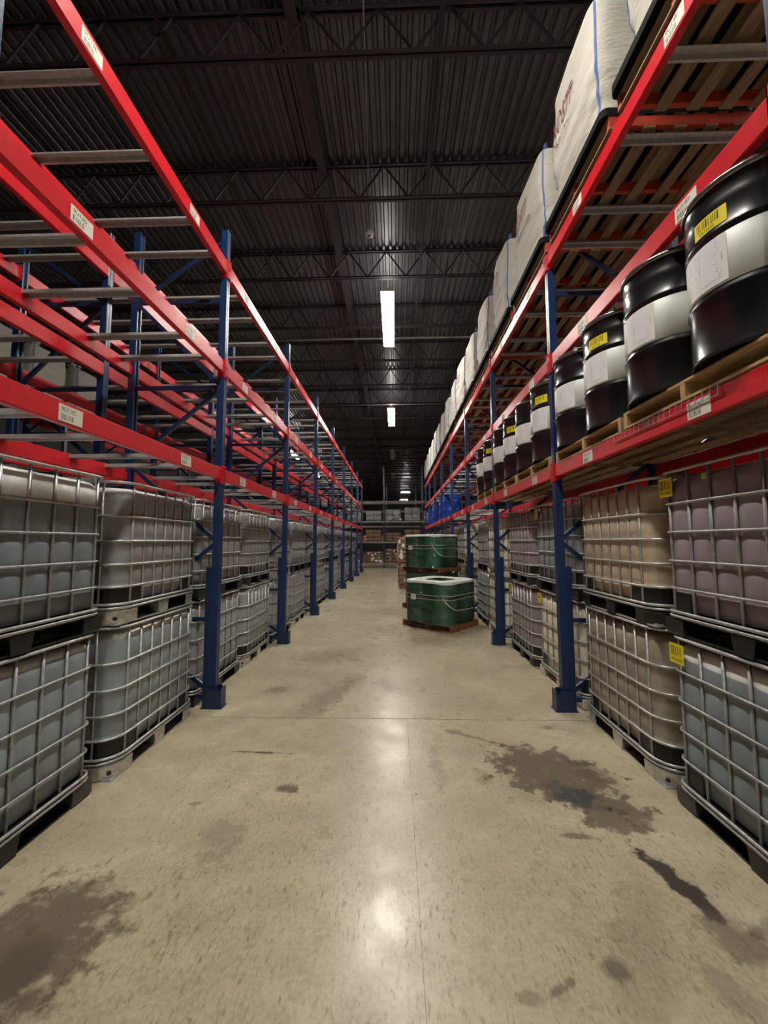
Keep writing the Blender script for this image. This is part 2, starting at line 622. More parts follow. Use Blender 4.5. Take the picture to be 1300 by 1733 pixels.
    L.new(m2('ADD', mid, m2('MULTIPLY', fine, .5)), bp.inputs['Height'])
    L.new(bp.outputs[0], b.inputs['Normal'])
    return m


X0, X1, Y0, Y1 = -16.0, 14.0, -7.0, 62.0
fm = floor_material()
M['floor'] = fm
flo = link('floor', MB().box((X0, Y0, -0.15), (X1, Y1, -0.012)).mesh('floor', [M['sub']]))
tag(flo, 'stained beige concrete floor of the aisle', kind='structure')
ys = [Y0, 3.86, 15.5, 27.5, 39.5, 51.5, Y1]
xs = [X0, -8.0, 0.10, 8.0, X1]
for i in range(len(ys) - 1):
    xx = xs if i == 0 else [X0, X1]
    for j in range(len(xx) - 1):
        g = 0.0022 if i else 0.0012
        me = MB().box((xx[j] + .0007, ys[i] + .004, -0.012), (xx[j + 1] - .0007, ys[i + 1] - .004, 0.0)).mesh('slab', [fm])
        link('concrete_slab', me, flo)

# ------------------------------------------------------------------ roof
DECK_Z = 8.28
mb = MB()
n = int((X1 - X0) / 0.152)
vs, fs = [], []
for i in range(n):
    x = X0 + i * 0.152
    for dx, dz in ((0, 0), (.07, 0), (.09, .038), (.13, .038)):
        vs += [(x + dx, Y0, DECK_Z + dz), (x + dx, Y1, DECK_Z + dz)]
for k in range(len(vs) // 2 - 1):
    fs.append((2 * k, 2 * k + 1, 2 * k + 3, 2 * k + 2))
mb.add(vs, fs)
mb.box((X0, Y0, DECK_Z + .06), (X1, Y1, DECK_Z + .16))
ceil = link('ceiling', mb.mesh('ceiling', [M['deck']]))
tag(ceil, 'dark corrugated steel roof deck on open joists', kind='structure')

JB, JT = 7.60, 8.24


def joist_mesh(full, x0=-13.5, x1=12.5, gap=None):
    mb = MB()
    for z, h in ((JB, .055), (JT - .03, .06)):
        for s in (-1, 1):
            mb.box((x0, s * .03 - .022, z), (x1, s * .03 + .022, z + .012))
            mb.box((x0, s * .012 - .004, z), (x1, s * .012 + .004, z + h))
    p = 0.43
    k = 0
    x = x0
    while x < x1 - p:
        a, c = (x, 0, JB + .03), (x + p, 0, JT)
        if k % 2:
            a, c = (x, 0, JT), (x + p, 0, JB + .03)
        if full or not (gap[0] <= k < gap[1]):
            mb.bar(a, c, .024, .024)
        x += p
        k += 1
    return mb.mesh('roof_joist', [M['joist']])


def web_mesh(up):
    return MB().bar((0, 0, JB + .03 if up else JT), (.43, 0, JT if up else JB + .03), .026, .026).mesh('web_bar', [M['joist']])


g0, g1 = 14, 50
jm_near, jm_far = joist_mesh(False, gap=(g0, g1)), joist_mesh(True)
wu, wd = web_mesh(True), web_mesh(False)
for j in range(-5, 28):
    y = 4.34 + 2.03 * j
    near = 0 <= j < 6
    o = link('roof_joist', jm_near if near else jm_far, ceil, (0, y, 0))
    if near:
        for k in range(g0, g1):
            link('web_bar', wd if k % 2 else wu, o, (-13.5 + .43 * k, 0, 0))
# lengthwise steel and pipes under the deck
link('roof_girder', MB().box((-1.30, -6.5, 8.02), (-1.16, 61, 8.035)).box((-1.235, -6.5, 8.03), (-1.225, 61, 8.22)).box((-1.30, -6.5, 8.21), (-1.16, 61, 8.225)).mesh('roof_girder', [M['joist']]), ceil)
for x in (-2.85, 0.585, 3.4, -5.5):
    link('bridging_angle', MB().box((x - .03, -6.5, 7.95), (x + .03, 61, 7.958)).box((x - .004, -6.5, 7.95), (x + .004, 61, 8.01)).mesh('bridging_angle', [M['joist']]), ceil)
for y, z in ((11.35, 7.78), (16.6, 7.62), (27.0, 7.7)):
    link('sprinkler_pipe', MB().tube([(-13, y, z), (12, y, z)], .03, 8).mesh('sprinkler_pipe', [M['pipe']]), ceil)
link('conduit', MB().tube([(-.24, -6, 7.98), (-.30, 3, 7.98), (-.46, 6.9, 7.98), (-.46, 6.95, 7.5)], .012, 6).mesh('conduit', [M['pipe']]), ceil)
cj = thing('ceiling_sensor', 'small round grey sensor hanging from the roof in front of the first lit lamp', 'sensor', (-.46, 6.95, 7.42))
link('housing', MB().lathe([(.03, .0), (.07, .012), (.08, .05), (.05, .10), (.02, .14)], 16).mesh('sensor_housing', [M['housing']]), cj)
link('lens', MB().lathe([(.002, -.03), (.025, -.02), (.035, .0)], 12).mesh('sensor_lens', [M['pipe']]), cj)

# ------------------------------------------------------------------ walls
for nm, a, c in (('wall_left', (X0 - .2, Y0, 0), (X0, Y1, 8.5)), ('wall_right', (X1, Y0, 0), (X1 + .2, Y1, 8.5)),
                 ('wall_back', (X0, Y1, 0), (X1, Y1 + .2, 8.5)), ('wall_front', (X0, Y0 - .2, 0), (X1, Y0, 8.5))):
    tag(link(nm, MB().box(a, c).mesh(nm, [M['wall']])), kind='structure')


# ------------------------------------------------------------------ lamps
def lamp_meshes():
    h = MB()
    L2, W2 = 1.22, .15
    h.prism([(-W2, 0), (-W2 * .55, .07), (W2 * .55, .07), (W2, 0), (W2, -.01), (-W2, -.01)], 1, -L2, L2)
    lens = MB()
    rings = []
    lens.loft([[(x * (W2 - .005), y * (L2 - .01), z) for x, y in ((-1, -1), (1, -1), (1, 1), (-1, 1))] for z in (-.012,)] +
              [[(x * (W2 - .02), y * (L2 - .03), -.05) for x, y in ((-1, -1), (1, -1), (1, 1), (-1, 1))]], smooth=False)
    up = MB().box((-W2 * .45, -L2 * .9, .0715), (W2 * .45, L2 * .9, .075))
    wire = MB()
    for y in (-.9, .9):
        pass
    wire.tube([(0, 0, .07), (0, 0, 1.06)], .004, 5)
    return h, lens, up, wire


lh, ll, lu, lw = lamp_meshes()
LM = dict(h=lh.mesh('housing', [M['housing']]), on=ll.mesh('lens', [M['lens']]), off=ll.mesh('lens_off', [M['lensoff']]),
          up=lu.mesh('top_slot', [M['uplight']]), w=lw.mesh('hanger_wire', [M['tagwire']]))


def lamp(x, y, on, label, z=7.24, rz=0, group=None):
    t = thing('linear_lamp', label, 'lamp', (x, y, z), rz, group or 'linear lamps hung below the roof')
    link('housing', LM['h'], t)
    link('lens', LM['on'] if on else LM['off'], t)
    if on:
        link('top_slot', LM['up'], t)
    for yy in (-.9, .9):
        link('hanger_wire', LM['w'], t, (0, yy, 0))
    return t


AX = -0.155
lamp(AX, -5.6, True, 'lit linear lamp over the aisle behind the camera')
lamp(AX, 1.95, True, 'lit linear lamp over the aisle above the camera')
lamp(AX, 9.53, True, 'big bright linear lamp hanging over the middle of the aisle')
lamp(AX, 17.2, True, 'smaller lit linear lamp beyond the big bright one over the aisle')
lamp(AX, 24.8, False, 'grey unlit linear lamp far down the aisle beyond the two lit ones')
lamp(AX, 33.0, False, 'grey unlit linear lamp above the rack that closes the aisle')
for y, w in ((24.5, 'shining as a small bright spot through the left racks'), (32, 'at the far end of the neighbouring aisle on the left')):
    lamp(-6.45, y, True, 'lit linear lamp ' + w)
for y, w in ((3.5, 'behind the near right rack'), (11, 'behind the middle of the right rack')):
    lamp(5.9, y, True, 'lit linear lamp over the aisle on the right, ' + w)
far1 = lamp(1.15, 44.0, True, 'distant crosswise lit lamp, upper of the two beyond the end rack', rz=PI / 2)
far2 = lamp(1.15, 52.0, True, 'distant crosswise lit lamp, lower of the two beyond the end rack', rz=PI / 2)
far1.scale = far2.scale = (.9, .42, 1)          # short four-foot lamps


# ------------------------------------------------------------------ pallet racks
def post_mesh(h=POST_TOP):
    w, d = .0375, .0375
    mb = MB()
    # C profile, closed face looking at the aisle (local +x), lips at the back
    prof = [(-w, -d), (w - .004, -d), (w, -d + .004), (w, -.008), (w - .004, -.004), (w - .004, .004), (w, .008), (w, d - .004), (w - .004, d), (-w, d), (-w, d - .018), (-w + .02, d - .018), (-w + .02, -d + .018), (-w, -d + .018)]
    mb.prism(prof, 2, 0, h)
    return mb.mesh('post', [M['post']])


def beam_mesh(z0, z1, side, length):
    """beam along +y from 0, aisle face at local x=0, thickness away from aisle (-side)"""
    mb = MB()
    t = .05
    h = z1 - z0

    def X(v):
        return -side * v
    prof = [(X(0), z0 + .006), (X(.006), z0), (X(t - .004), z0), (X(t), z0 + .004), (X(t), z1 - .042), (X(t - .018), z1 - .042), (X(t - .018), z1 - .003),
            (X(t - .021), z1), (X(.005), z1), (X(0), z1 - .005)]
    mb.prism(prof, 1, .004, length - .004)
    return mb.mesh('beam', [M['red']])


def connector_mesh(z0, z1, side, end):
    """red end plate hooked on the post face; end=+1 plate sits beyond y=0 to -y"""
    mb = MB()
    s = -side
    y0, y1 = (-.045, .006) if end > 0 else (-.006, .045)
    xa, xb = sorted((-s * .012, s * .002))
    mb.box((xa, y0, z0 - .045), (xb, y1, z1 + .03))
    ye = (-.002, .006) if end > 0 else (-.006, .002)
    xc, xd = sorted((-s * .012, s * .065))
    mb.prism([(xc, z0 - .045), (xd, z0 - .02), (xd, z1 + .01), (xc, z1 + .03)], 1, ye[0], ye[1])
    for z in (z0 - .02, (z0 + z1) / 2, z1 + .01):
        yy = (y0 + y1) / 2
        xe = -s * .012
        xf = -s * .018
        a, c = sorted((xe, xf))
        mb.box((a, yy - .007, z - .007), (c, yy + .007, z + .007))
    return mb.mesh('end_connector', [M['red']])


def crossbar_mesh(depth, side=1):
    """galvanised hat section lying across the two beams (local x 0..-depth)"""
    mb = MB()
    prof = [(-.045, 0), (-.028, 0), (-.022, .032), (.022, .032), (.028, 0), (.045, 0), (.045, .003), (.03, .004), (.024, .036), (-.024, .036), (-.03, .004), (-.045, .003)]
    mb.prism(prof, 0, *sorted((-side * depth, 0)))
    return mb.mesh('cross_bar', [M['galv']])


def guard_mesh(side):
    mb = MB()
    s = side
    t = .006
    def b(x0, y0, z0, x1, y1, z1):
        xa, xb = sorted((x0, x1))
        mb.box((xa, y0, z0), (xb, y1, z1))
    # base plate and U-shaped deflector in front of the post
    b(s * .08, -.07, 0, -s * .14, .07, .008)
    b(s * .068, -.055, .008, s * .062, .055, .20)
    for y in (-.058, .052):
        xs_ = [(s * .068, .008), (-s * .10, .008), (-s * .10, .20), (s * .03, .20), (s * .045, .165), (s * .068, .185)]
        mb.prism(xs_, 1, y, y + t)
    return mb.mesh('column_guard', [M['blue']])


def brace_mesh(p, q, a=.04, c=.03):
    return MB().bar(p, q, c, a).mesh('brace', [M['blue']])


def pallet_rack(name, label, x, side, y0=POST0, nb=NB, detailed=True, levels=LEVELS, rz=0.0, bars=True, skip=(), depth=DEPTH,
                beams='red', top=POST_TOP, nbar=4, texts=None, rear=True):
    """side=+1: aisle lies towards +x of the aisle face; the rack body extends the other way"""
    root = thing(name, label, 'rack', (x, y0, 0), rz)
    s = side
    pm = cached(('post', top), lambda: post_mesh(top))
    key = (s, depth, top, beams)
    gm = cached(('guard', s), lambda: guard_mesh(s))
    fx, bx = -s * .0375, -s * (depth - .0375)
    rf = cached(('reinf', s), lambda: MB().bbox((-.03, -.04, .008), (.03, .04, 1.42), .005).mesh('reinforcement', [M['blue']]))
    zz = [(0, .12), (1, .88), (0, 1.68), (1, 2.52), (0, 3.36), (1, 4.34), (0, min(5.06, top - .08))]
    brs = []
    for (e, za), (f, zb) in zip(zz, zz[1:]):
        brs.append(cached(('br', za, zb, e) + key, lambda: brace_mesh(((fx, bx)[e], 0, za), ((fx, bx)[f], 0, zb))))
    for z in (.10, .88, 3.36, 4.34):
        brs.append(cached(('hz', z) + key, lambda: brace_mesh((fx, 0, z), (bx, 0, z))))
    for k in range(nb + 1):
        fr = link('upright_frame', None, root, (0, k * BAY + .0375, 0))
        link('post', pm, fr, (fx, 0, 0), 0 if s > 0 else PI)
        link('post', pm, fr, (bx, 0, 0), PI if s > 0 else 0)
        if detailed:
            link('reinforcement', rf, fr, (fx - s * .068, 0, 0))
            link('column_guard', gm, fr)
        for m_ in brs:
            link('brace', m_, fr)
    ln = BAY - .075
    cb = cached(('cb', round(depth, 3), s), lambda: crossbar_mesh(depth - .036, s))
    for k in range(nb):
        yb = k * BAY + .075
        for li, (z0, z1) in enumerate(levels):
            bm = cached(('beam', z0, z1, s), lambda: beam_mesh(z0, z1, s, ln))
            bmr = cached(('beam', z0, z1, -s), lambda: beam_mesh(z0, z1, -s, ln))
            c1 = cached(('c1', z0, z1, s), lambda: connector_mesh(z0, z1, s, 1))
            c2 = cached(('c2', z0, z1, s), lambda: connector_mesh(z0, z1, s, -1))
            b = link('beam', bm, root, (0, yb, 0))
            if detailed or k < 4:
                link('end_connector', c1, b, (0, 0, 0))
                link('end_connector', c2, b, (0, ln, 0))
            if texts:
                for p, off in enumerate((.505, 1.735)):
                    t = texts[li % len(texts)] % (texts[-1] + 2 * (2 * k + p)) if k < 2 else texts[li % len(texts)] % (texts[-1] + 8)
                    lm = cached(('lab', t, z0, s), lambda: rack_label(t, (z0 + z1) / 2 - .003, s, z1 - z0))
                    link('barcode_label', lm, b, (0, off, 0))
            if rear:
                b2 = link('beam', bmr, root, (-s * depth, yb, 0))
            if bars and (k, li) not in skip:
                offs = ([.68, 1.21, 1.85, 2.28] if k == 0 else [.50, .99, 1.66, 2.11])[:nbar]
                if li == 0:
                    offs = [o - .12 for o in offs]
                for o_ in offs:
                    link('cross_bar', cb, root, (-s * .018, yb + o_ + (k % 3) * .03, z1 - .042))
    return root


def rack_label(t, zc, s, h):
    # text must read from the aisle: its left end is at larger y when the aisle is at -x
    ud = (0, 1, 0) if s > 0 else (0, -1, 0)
    mp = plane_map((s * .0008, 0, zc), ud, (0, 0, 1), (s, 0, 0))
    hh = min(h - .03, .095)
    tw = text_geo(t)[2]
    th = .030
    return label_mesh('barcode_label', .165, hh, mp, M['label'], M['ink'], barcode(-.066, .018, -hh / 2 + .010, -hh / 2 + .042, hash(t) % 97 if False else sum(map(ord, t))),
                      [(t, -.066, hh / 2 - .038, th * min(1, .10 / (tw * th)))])


pallet_rack('pallet_rack', 'empty red and blue pallet rack row lining the left side of the aisle', XL, 1, texts=['9U%dC', '9U%dD', '9U%dE', 13])
pallet_rack('pallet_rack', 'red and blue pallet rack row lining the right aisle side, loaded with drums', XR, -1, texts=['9U%dC', '9U%dD', '9U%dE', 14],
            skip={(0, 0), (1, 0), (2, 0)})
pallet_rack('pallet_rack', 'empty rack row standing back to back behind the left one', -4.245, -1, detailed=False)
pallet_rack('pallet_rack', 'rack row across the neighbouring aisle on the far left', -8.0, 1, detailed=False, nb=6)
pallet_rack('pallet_rack', 'rack row hidden behind the right one', 4.04, 1, detailed=False, nb=6)
# the rack that closes the aisle, seen square on
FAR = [(.22, .32), (1.58, 1.68), (2.90, 3.0), (4.19, 4.30)]
M['red_keep'] = M['red']
for k_ in list(_cache):
    if isinstance(k_, tuple) and k_[0] in ('beam', 'c1', 'c2'):
        del _cache[k_]
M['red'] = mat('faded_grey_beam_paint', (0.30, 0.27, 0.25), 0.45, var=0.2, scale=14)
pallet_rack('pallet_rack', 'grey rack standing crosswise and closing the far end of the aisle', -5.82, 1, y0=25.2, nb=5, detailed=False, levels=FAR, rz=-PI / 2, top=6.6)
pallet_rack('pallet_rack', 'second crosswise rack, dim, behind the one closing the aisle', -5.82, 1, y0=33.0, nb=5, detailed=False, levels=FAR, rz=-PI / 2, top=6.6)
M['red'] = M['red_keep']
# wire deck under the drums of the first right bay
mbw = MB()
zt = 2.465 + .006
for i in range(20):
    y = 1.99 + i * .05
    mbw.tube([(1.649 - .006, y, zt - .055), (1.649 - .006, y, zt), (2.70, y, zt)], .003, 4)
for i in range(11):
    x = 1.66 + i * .1
    mbw.tube([(x, 1.99, zt - .003), (x, 2.94, zt - .003)], .003, 4)
mbw.tube([(1.641, 1.99, zt - .05), (1.641, 2.94, zt - .05)], .003, 4)
tag(link('wire_deck', mbw.mesh('wire_deck', [M['tagwire']])), 'steel wire deck hooked over the near right beam under the drum pallet', 'deck')

# ------------------------------------------------------------------ totes (caged liquid containers)
TH = 1.075
HX, HY = .50, .585


def bottle_mesh(rc, hx, hy, nr=7, seedv=0):
    n = 24
    rings = []
    prof = [(0, .150, .10), (.0, .155, .04), (0, .165, .012)]
    prof.append((0, .282, .0))
    zr = (.285, .455, .635, .82, .965)
    for za, zb in zip(zr, zr[1:]):
        for q in (0, .12, .3, .5, .7, .88):
            prof.append((math.sin(PI * q) ** .5, za + (zb - za) * q, .003 if q == 0 else 0))
    prof += [(0, .965, .004), (0, .985, .010), (0, 1.005, .024), (0, 1.018, .05), (0, 1.022, .12)]
    for amp, z, inset in prof:
        out = []
        base = rrect(hx - inset, hy - inset, max(.03, rc), 5)
        # insert points along the straight sides
        m = len(base)
        for i in range(m):
            p, q = base[i], base[(i + 1) % m]
            out.append(p)
            d = math.hypot(q[0] - p[0], q[1] - p[1])
            if d > .25:
                nr = 6 if abs(q[1] - p[1]) > abs(q[0] - p[0]) else 5
                k = nr * 5
                nx, ny = (q[1] - p[1]) / d, -(q[0] - p[0]) / d
                for t in range(1, k):
                    u = t / k
                    bulge = amp * (.016 * (abs(math.sin(PI * u * nr)) ** .6) - .004)
                    out.append((p[0] + (q[0] - p[0]) * u + nx * bulge, p[1] + (q[1] - p[1]) * u + ny * bulge))
        rings.append([(x, y, z) for x, y in out])
    mb = MB().loft(rings)
    return mb


def tote_meshes(kind):
    """kind 'round': rounded corners and galvanised cup feet; 'square': tighter corners and block feet"""
    rc = .16 if kind == 'round' else .085
    D = {}
    bt = bottle_mesh(rc - .02, HX - .028, HY - .028)
    D['bottle'] = bt.mesh('bottle', [LQ['grey']])
    D['cap'] = MB().lathe([(.11, 1.01), (.11, 1.035), (.10, 1.045), (.02, 1.047)], 20).mesh('cap', [M['cap']])
    cg = M['cage'] if kind == 'round' else M['cagedark']
    tr = .0095 if kind == 'round' else .0085

    def ring(z, r, out=0.0, ry=None):
        return MB().tube([(x, y, z) for x, y in rrect(HX - .012 + out, HY - .012 + out, rc, 5)], r, 6, True, ry=ry)
    D['rails'] = []
    for z in ((.275, .44, .615, .80) if kind == 'round' else (.30, .475, .66, .845)):
        D['rails'].append(ring(z, tr).mesh('cage_rail', [cg]))
    D['top'] = ring(1.055, .014, 0, .011).mesh('top_rail', [cg])
    D['bot'] = MB()
    D['bot'].tube([(x, y, .150) for x, y in rrect(HX - .006, HY - .006, rc, 5)], .011, 6, True)
    D['bot'].tube([(x, y, .122) for x, y in rrect(HX - .006, HY - .006, rc, 5)], .011, 6, True)
    botmb = D['bot']
    D['bot'] = botmb.mesh('bottom_rail', [cg])
    up = []
    ny, nx = 7, 6
    for i in range(ny):
        y = -(HY - rc) + 2 * (HY - rc) * i / (ny - 1)
        for s in (-1, 1):
            up.append((s * (HX - .022), y, 0))
    for i in range(nx):
        x = -(HX - rc) + 2 * (HX - rc) * i / (nx - 1)
        for s in (-1, 1):
            up.append((x, s * (HY - .022), 0))
    D['ups'] = up
    D['upright'] = MB().tube([(0, 0, .14), (0, 0, 1.055)], .009, 6).mesh('cage_upright', [cg])
    # whole cage as one mesh for the distant ones
    mb = MB()
    for z in ((.275, .44, .615, .80) if kind == 'round' else (.30, .475, .66, .845)):
        mb.tube([(x, y, z) for x, y in rrect(HX - .012, HY - .012, rc, 2)], tr * 1.1, 4, True)
    mb.tube([(x, y, 1.055) for x, y in rrect(HX - .012, HY - .012, rc, 2)], .012, 4, True)
    mb.tube([(x, y, .14) for x, y in rrect(HX - .006, HY - .006, rc, 2)], .018, 4, True)
    for x, y, _ in up:
        mb.tube([(x, y, .14), (x, y, 1.055)], .008, 4)
    D['cage'] = mb.mesh('cage', [cg])
    # corner guards round the bottle foot
    gd = MB()
    for sx in (1,):
        c = rrect(HX - .022, HY - .022, rc, 5)[:6]
        c = [(c[0][0], c[0][1] - .10)] + c + [(c[-1][0] - .10, c[-1][1])]
        z0, z1 = .155, .275
        vs = [(x, y, z) for x, y in c for z in (z0, z1)]
        vs += [(x * .985, y * .985, z) for x, y in c for z in (z0, z1)]
        k = len(c) * 2
        fs = []
        for i in range(len(c) - 1):
            fs += [(2 * i, 2 * i + 2, 2 * i + 3, 2 * i + 1), (k + 2 * i, k + 2 * i + 1, k + 2 * i + 3, k + 2 * i + 2), (2 * i + 1, 2 * i + 3, k + 2 * i + 3, k + 2 * i + 1)]
        fs += [(0, 1, k + 1, k), (k - 2, 2 * k - 2, 2 * k - 1, k - 1)]
        gd.add(vs, fs, 0, False)
    D['guard'] = gd.mesh('corner_guard', [M['black']])

    def foot_round(mt):
        mb = MB()
        r = .15
        cx, cy = HX - r, HY - r
        pts = [(cx - .08, HY)] + [(cx + r * math.cos(a), cy + r * math.sin(a)) for a in [PI / 2 - PI / 2 * i / 10 for i in range(11)]] + [(HX, cy - .08)]
        rings = []
        for z, ins in ((.108, -.004), (.10, .006), (.085, .004), (.012, .010), (0.0, .016), (0.0, .04)):
            ring_ = []
            for i, (x, y) in enumerate(pts):
                f = ins + (.006 if i % 2 and .012 <= z <= .09 else 0)
                ring_.append((x - f, y - f, z))
            rings.append(ring_)
        vs = [p for rr in rings for p in rr]
        m = len(pts)
        fs = []
        for i in range(len(rings) - 1):
            for k in range(m - 1):
                fs.append((i * m + k, i * m + k + 1, (i + 1) * m + k + 1, (i + 1) * m + k))
        mb.add(vs, fs, 0, True)
        # top flange and drainage hole
        mb.add([(p[0], p[1], .108) for p in pts] + [(cx - .06, cy - .06, .108)], [tuple(range(m + 1))])
        a = PI / 4
        hx, hy = cx + (r - .0045) * math.cos(a), cy + (r - .0045) * math.sin(a)
        nn = Vector((math.cos(a), math.sin(a), 0))
        tt = Vector((-math.sin(a), math.cos(a), 0))
        cc = Vector((hx, hy, .05))
        ring2 = [cc + tt * .016 * math.cos(q) + Vector((0, 0, 1)) * .014 * math.sin(q) for q in [2 * PI * i / 10 for i in range(10)]]
        mb.add([tuple(p + nn * .003) for p in ring2], [tuple(range(10))], 1)
        return mb.mesh('foot', [mt, M['black']])

    def foot_block(mt, w=.13, l=.16):
        mb = MB()
        mb.loft([[(x, y, z) for x, y in [(HX - .005 - i - a * (w - 2 * i), HY - .005 - i - b2 * (l - 2 * i)) for a, b2 in ((0, 0), (1, 0), (1, 1), (0, 1))]] for z, i in ((0, .012), (.02, .002), (.105, 0))][::1], smooth=False)
        return mb.mesh('foot', [mt])
    if kind == 'round':
        D['foot'] = foot_round(M['foot'])
        D['foot_black'] = foot_round(M['black'])
        mm = M['foot']
    else:
        D['foot'] = foot_block(M['black'])
        D['foot_black'] = foot_block(M['darkgrey'])
        D['foot_white'] = foot_block(M['whitewood'])
        mm = M['darkgrey']
    mid = MB()
    mid.prism([(-.075, .105), (-.055, .0), (.055, .0), (.075, .105)], 0, HX - .09, HX - .008)
    D['mid'] = mid.mesh('middle_foot', [mm])
    D['mid_black'] = mid.mesh('middle_foot', [M['black']])
    D['mid_white'] = mid.mesh('middle_foot', [M['whitewood']])
    dk = MB().loft([[(x, y, z) for x, y in rrect(HX - .02, HY - .02, rc * .8, 3)] for z in (.100, .145)], smooth=False)
    sk = MB()
    for s in (-1, 1):
        sk.box((s * (HX - .06) - .04, -HY + .03, .0), (s * (HX - .06) + .04, HY - .03, .012))
    for s in (-1, 0, 1):
        sk.box((-HX + .04, s * (HY - .07) - .03, .01), (HX - .04, s * (HY - .07) + .03, .022))
    for s in (-1, 0, 1):
        dk.box((-HX + .10, s * (HY - .10) - .04, .012), (HX - .10, s * (HY - .10) + .04, .10))
    D['deck'] = dk.mesh('pallet_deck', [M['black']])
    D['deck_white'] = dk.mesh('pallet_deck', [M['whitewood']])
    D['skid'] = sk.mesh('skid', [M['galv' if kind == 'round' else 'black']])
    D['skid_white'] = sk.mesh('skid', [M['whitewood']])
    return D


TK = {'round': tote_meshes('round'), 'square': tote_meshes('square')}
CREAM_LABEL = None


def mirror_copy_rot(q):
    return [0, PI][q]


def quad_foot(me, t, name):
    """foot mesh is built at the (+x,+y) corner; flip it to the other corners with mirrored data"""
    for sx in (1, -1):
        for sy in (1, -1):
            if sx == sy == 1:
                m2 = me
            else:
                def mk(me=me, sx=sx, sy=sy):
                    c = me.copy()
                    for v in c.vertices:
                        v.co.x *= sx
                        v.co.y *= sy
                    if sx * sy < 0:
                        c.flip_normals()
                    return c
                m2 = cached(('mir', me.name, sx, sy), mk)
            link(name, m2, t)


def tote(x, y, z, kind, liq, label, level, feet='foot', group=None, side=1, sticker=None, guard=True, rz=0.0):
    """level 2 = every bar a part, 1 = cage joined; side = direction of the aisle"""
    D = TK[kind]
    t = thing('bulk_tote', label, 'tote', (x, y, z), rz, group)
    white = feet == 'foot_white'
    b = link('bottle', D['bottle'], t)
    b.material_slots[0].link = 'OBJECT'
    b.material_slots[0].material = LQ[liq]
    if level == 2:
        link('cap', D['cap'], b)
        cg = link('cage', D['top'], t)
        for r in D['rails']:
            link('cage_rail', r, cg)
        link('bottom_rail', D['bot'], cg)
        for p in D['ups']:
            link('cage_upright', D['upright'], cg, p)
        pd = link('pallet_deck', D['deck_white'] if white else D['deck'], t)
        quad_foot(D[feet], pd, 'foot')
        mn = 'mid_white' if white else ('mid_black' if feet == 'foot_black' or kind == 'square' else 'mid')
        link('foot', D[mn], pd)
        link('foot', D[mn], pd, (0, 0, 0), PI)
        link('skid', D['skid_white'] if white else D['skid'], pd)
        if guard:
            quad_foot(D['guard'], t, 'corner_guard')
    else:
        link('cage', D['cage'], t)
        def mkp():
            mb = MB()
            ms = D['deck_white'] if white else D['deck']
            mb.add([tuple(v.co) for v in ms.vertices], [tuple(p.vertices) for p in ms.polygons])
            ms = D['skid']
            mb.add([tuple(v.co) for v in ms.vertices], [tuple(p.vertices) for p in ms.polygons], 1)
            ms = D[feet]
            for sx in (1, -1):
                for sy in (1, -1):
                    mb.add([(v.co.x * sx, v.co.y * sy, v.co.z) for v in ms.vertices], [tuple(p.vertices)[::sx * sy] for p in ms.polygons], 1)
            for sx in (1, -1):
                mb.add([(v.co.x * sx, v.co.y, v.co.z) for v in D['mid'].vertices], [tuple(p.vertices)[::sx] for p in D['mid'].polygons], 1)
            fm_ = {'foot_white': M['whitewood'], 'foot_black': M['black']}.get(feet, M['foot'] if kind == 'round' else M['black'])
            return mb.mesh('pallet', [M['whitewood'] if white else M['black'], fm_])
        link('pallet', cached(('pal', kind, feet), mkp), t)
    if sticker:
        yy, zz = sticker
        s = side
        ud = (0, 1, 0) if s > 0 else (0, -1, 0)
        mp = plane_map((s * (HX + .001), yy, zz), ud, (0, 0, 1), (s, 0, 0))
        me = cached(('sticker', s, yy, zz, level), lambda: label_mesh('barcode_label', .125, .125, mp, M['yellow'], M['olive'],
                    barcode(-.05, .045, -.012, .048, 5, 22), [('001158602', -.048, -.045, .016)]))
        link('barcode_label', me, t)
    return t


def slot(k, p):
    return POST0 + k * BAY + (.585, 1.845)[p]


ORD = ['first', 'second', 'third', 'fourth', 'fifth', 'sixth', 'seventh', 'eighth', 'ninth', 'tenth', 'eleventh', 'twelfth', 'thirteenth', 'fourteenth', 'fifteenth', 'sixteenth']
# left row ----------------------------------------------------------------
XT_L, XT_R = -2.50, 2.305
left = {
    (0, 0): (('square', 'bluegrey', 'foot_black', -.04), ('square', 'bluegrey_low', 'foot', -.03)),
    (0, 1): (('round', 'bluegrey', 'foot', .01), ('round', 'grey', 'foot', .0)),
    (1, 0): (('square', 'steelgrey', 'foot', -.05), ('square', 'grey', 'foot', -.04)),
    (1, 1): (('round', 'steelgrey', 'foot', -.03), ('round', 'grey', 'foot_black', -.04)),
}
i = 0
for k in range(NB):
    for p in (0, 1):
        spec = left.get((k, p))
        if spec is None:
            a = ('round', ('steelgrey', 'grey')[(k + p) % 2], 'foot', -.04) if (k + p) % 2 else ('square', ('steelgrey', 'bluegrey')[k % 2], 'foot', -.05)
            spec = (a, (('square', 'round')[(k * 2 + p) % 3 == 1], ('grey', 'steelgrey')[p], 'foot', -.05))
        for u in (0, 1):
            kd, lq, ft, dx = spec[u]
            pos = ('lower', 'upper')[u]
            look = {'bluegrey': 'blue-grey', 'bluegrey_low': 'dark blue-grey, white-topped', 'grey': 'grey', 'steelgrey': 'steel-grey'}[lq]
            if i == 0:
                lab = look + ' caged tote at the left picture edge, %s of its stack' % pos
            elif i == 1:
                lab = look + ' caged tote on shiny corner feet before the first left post, ' + pos + ' one'
            else:
                lab = '%s caged tote, %s of the %s stack along the left rack' % (look, pos, ORD[i])
            tote(XT_L + dx, slot(k, p) - .01, u * TH, kd, lq, lab, 2 if k < 2 else 1, ft, 'caged totes under the left rack', 1, guard=(kd == 'round'))
        i += 1
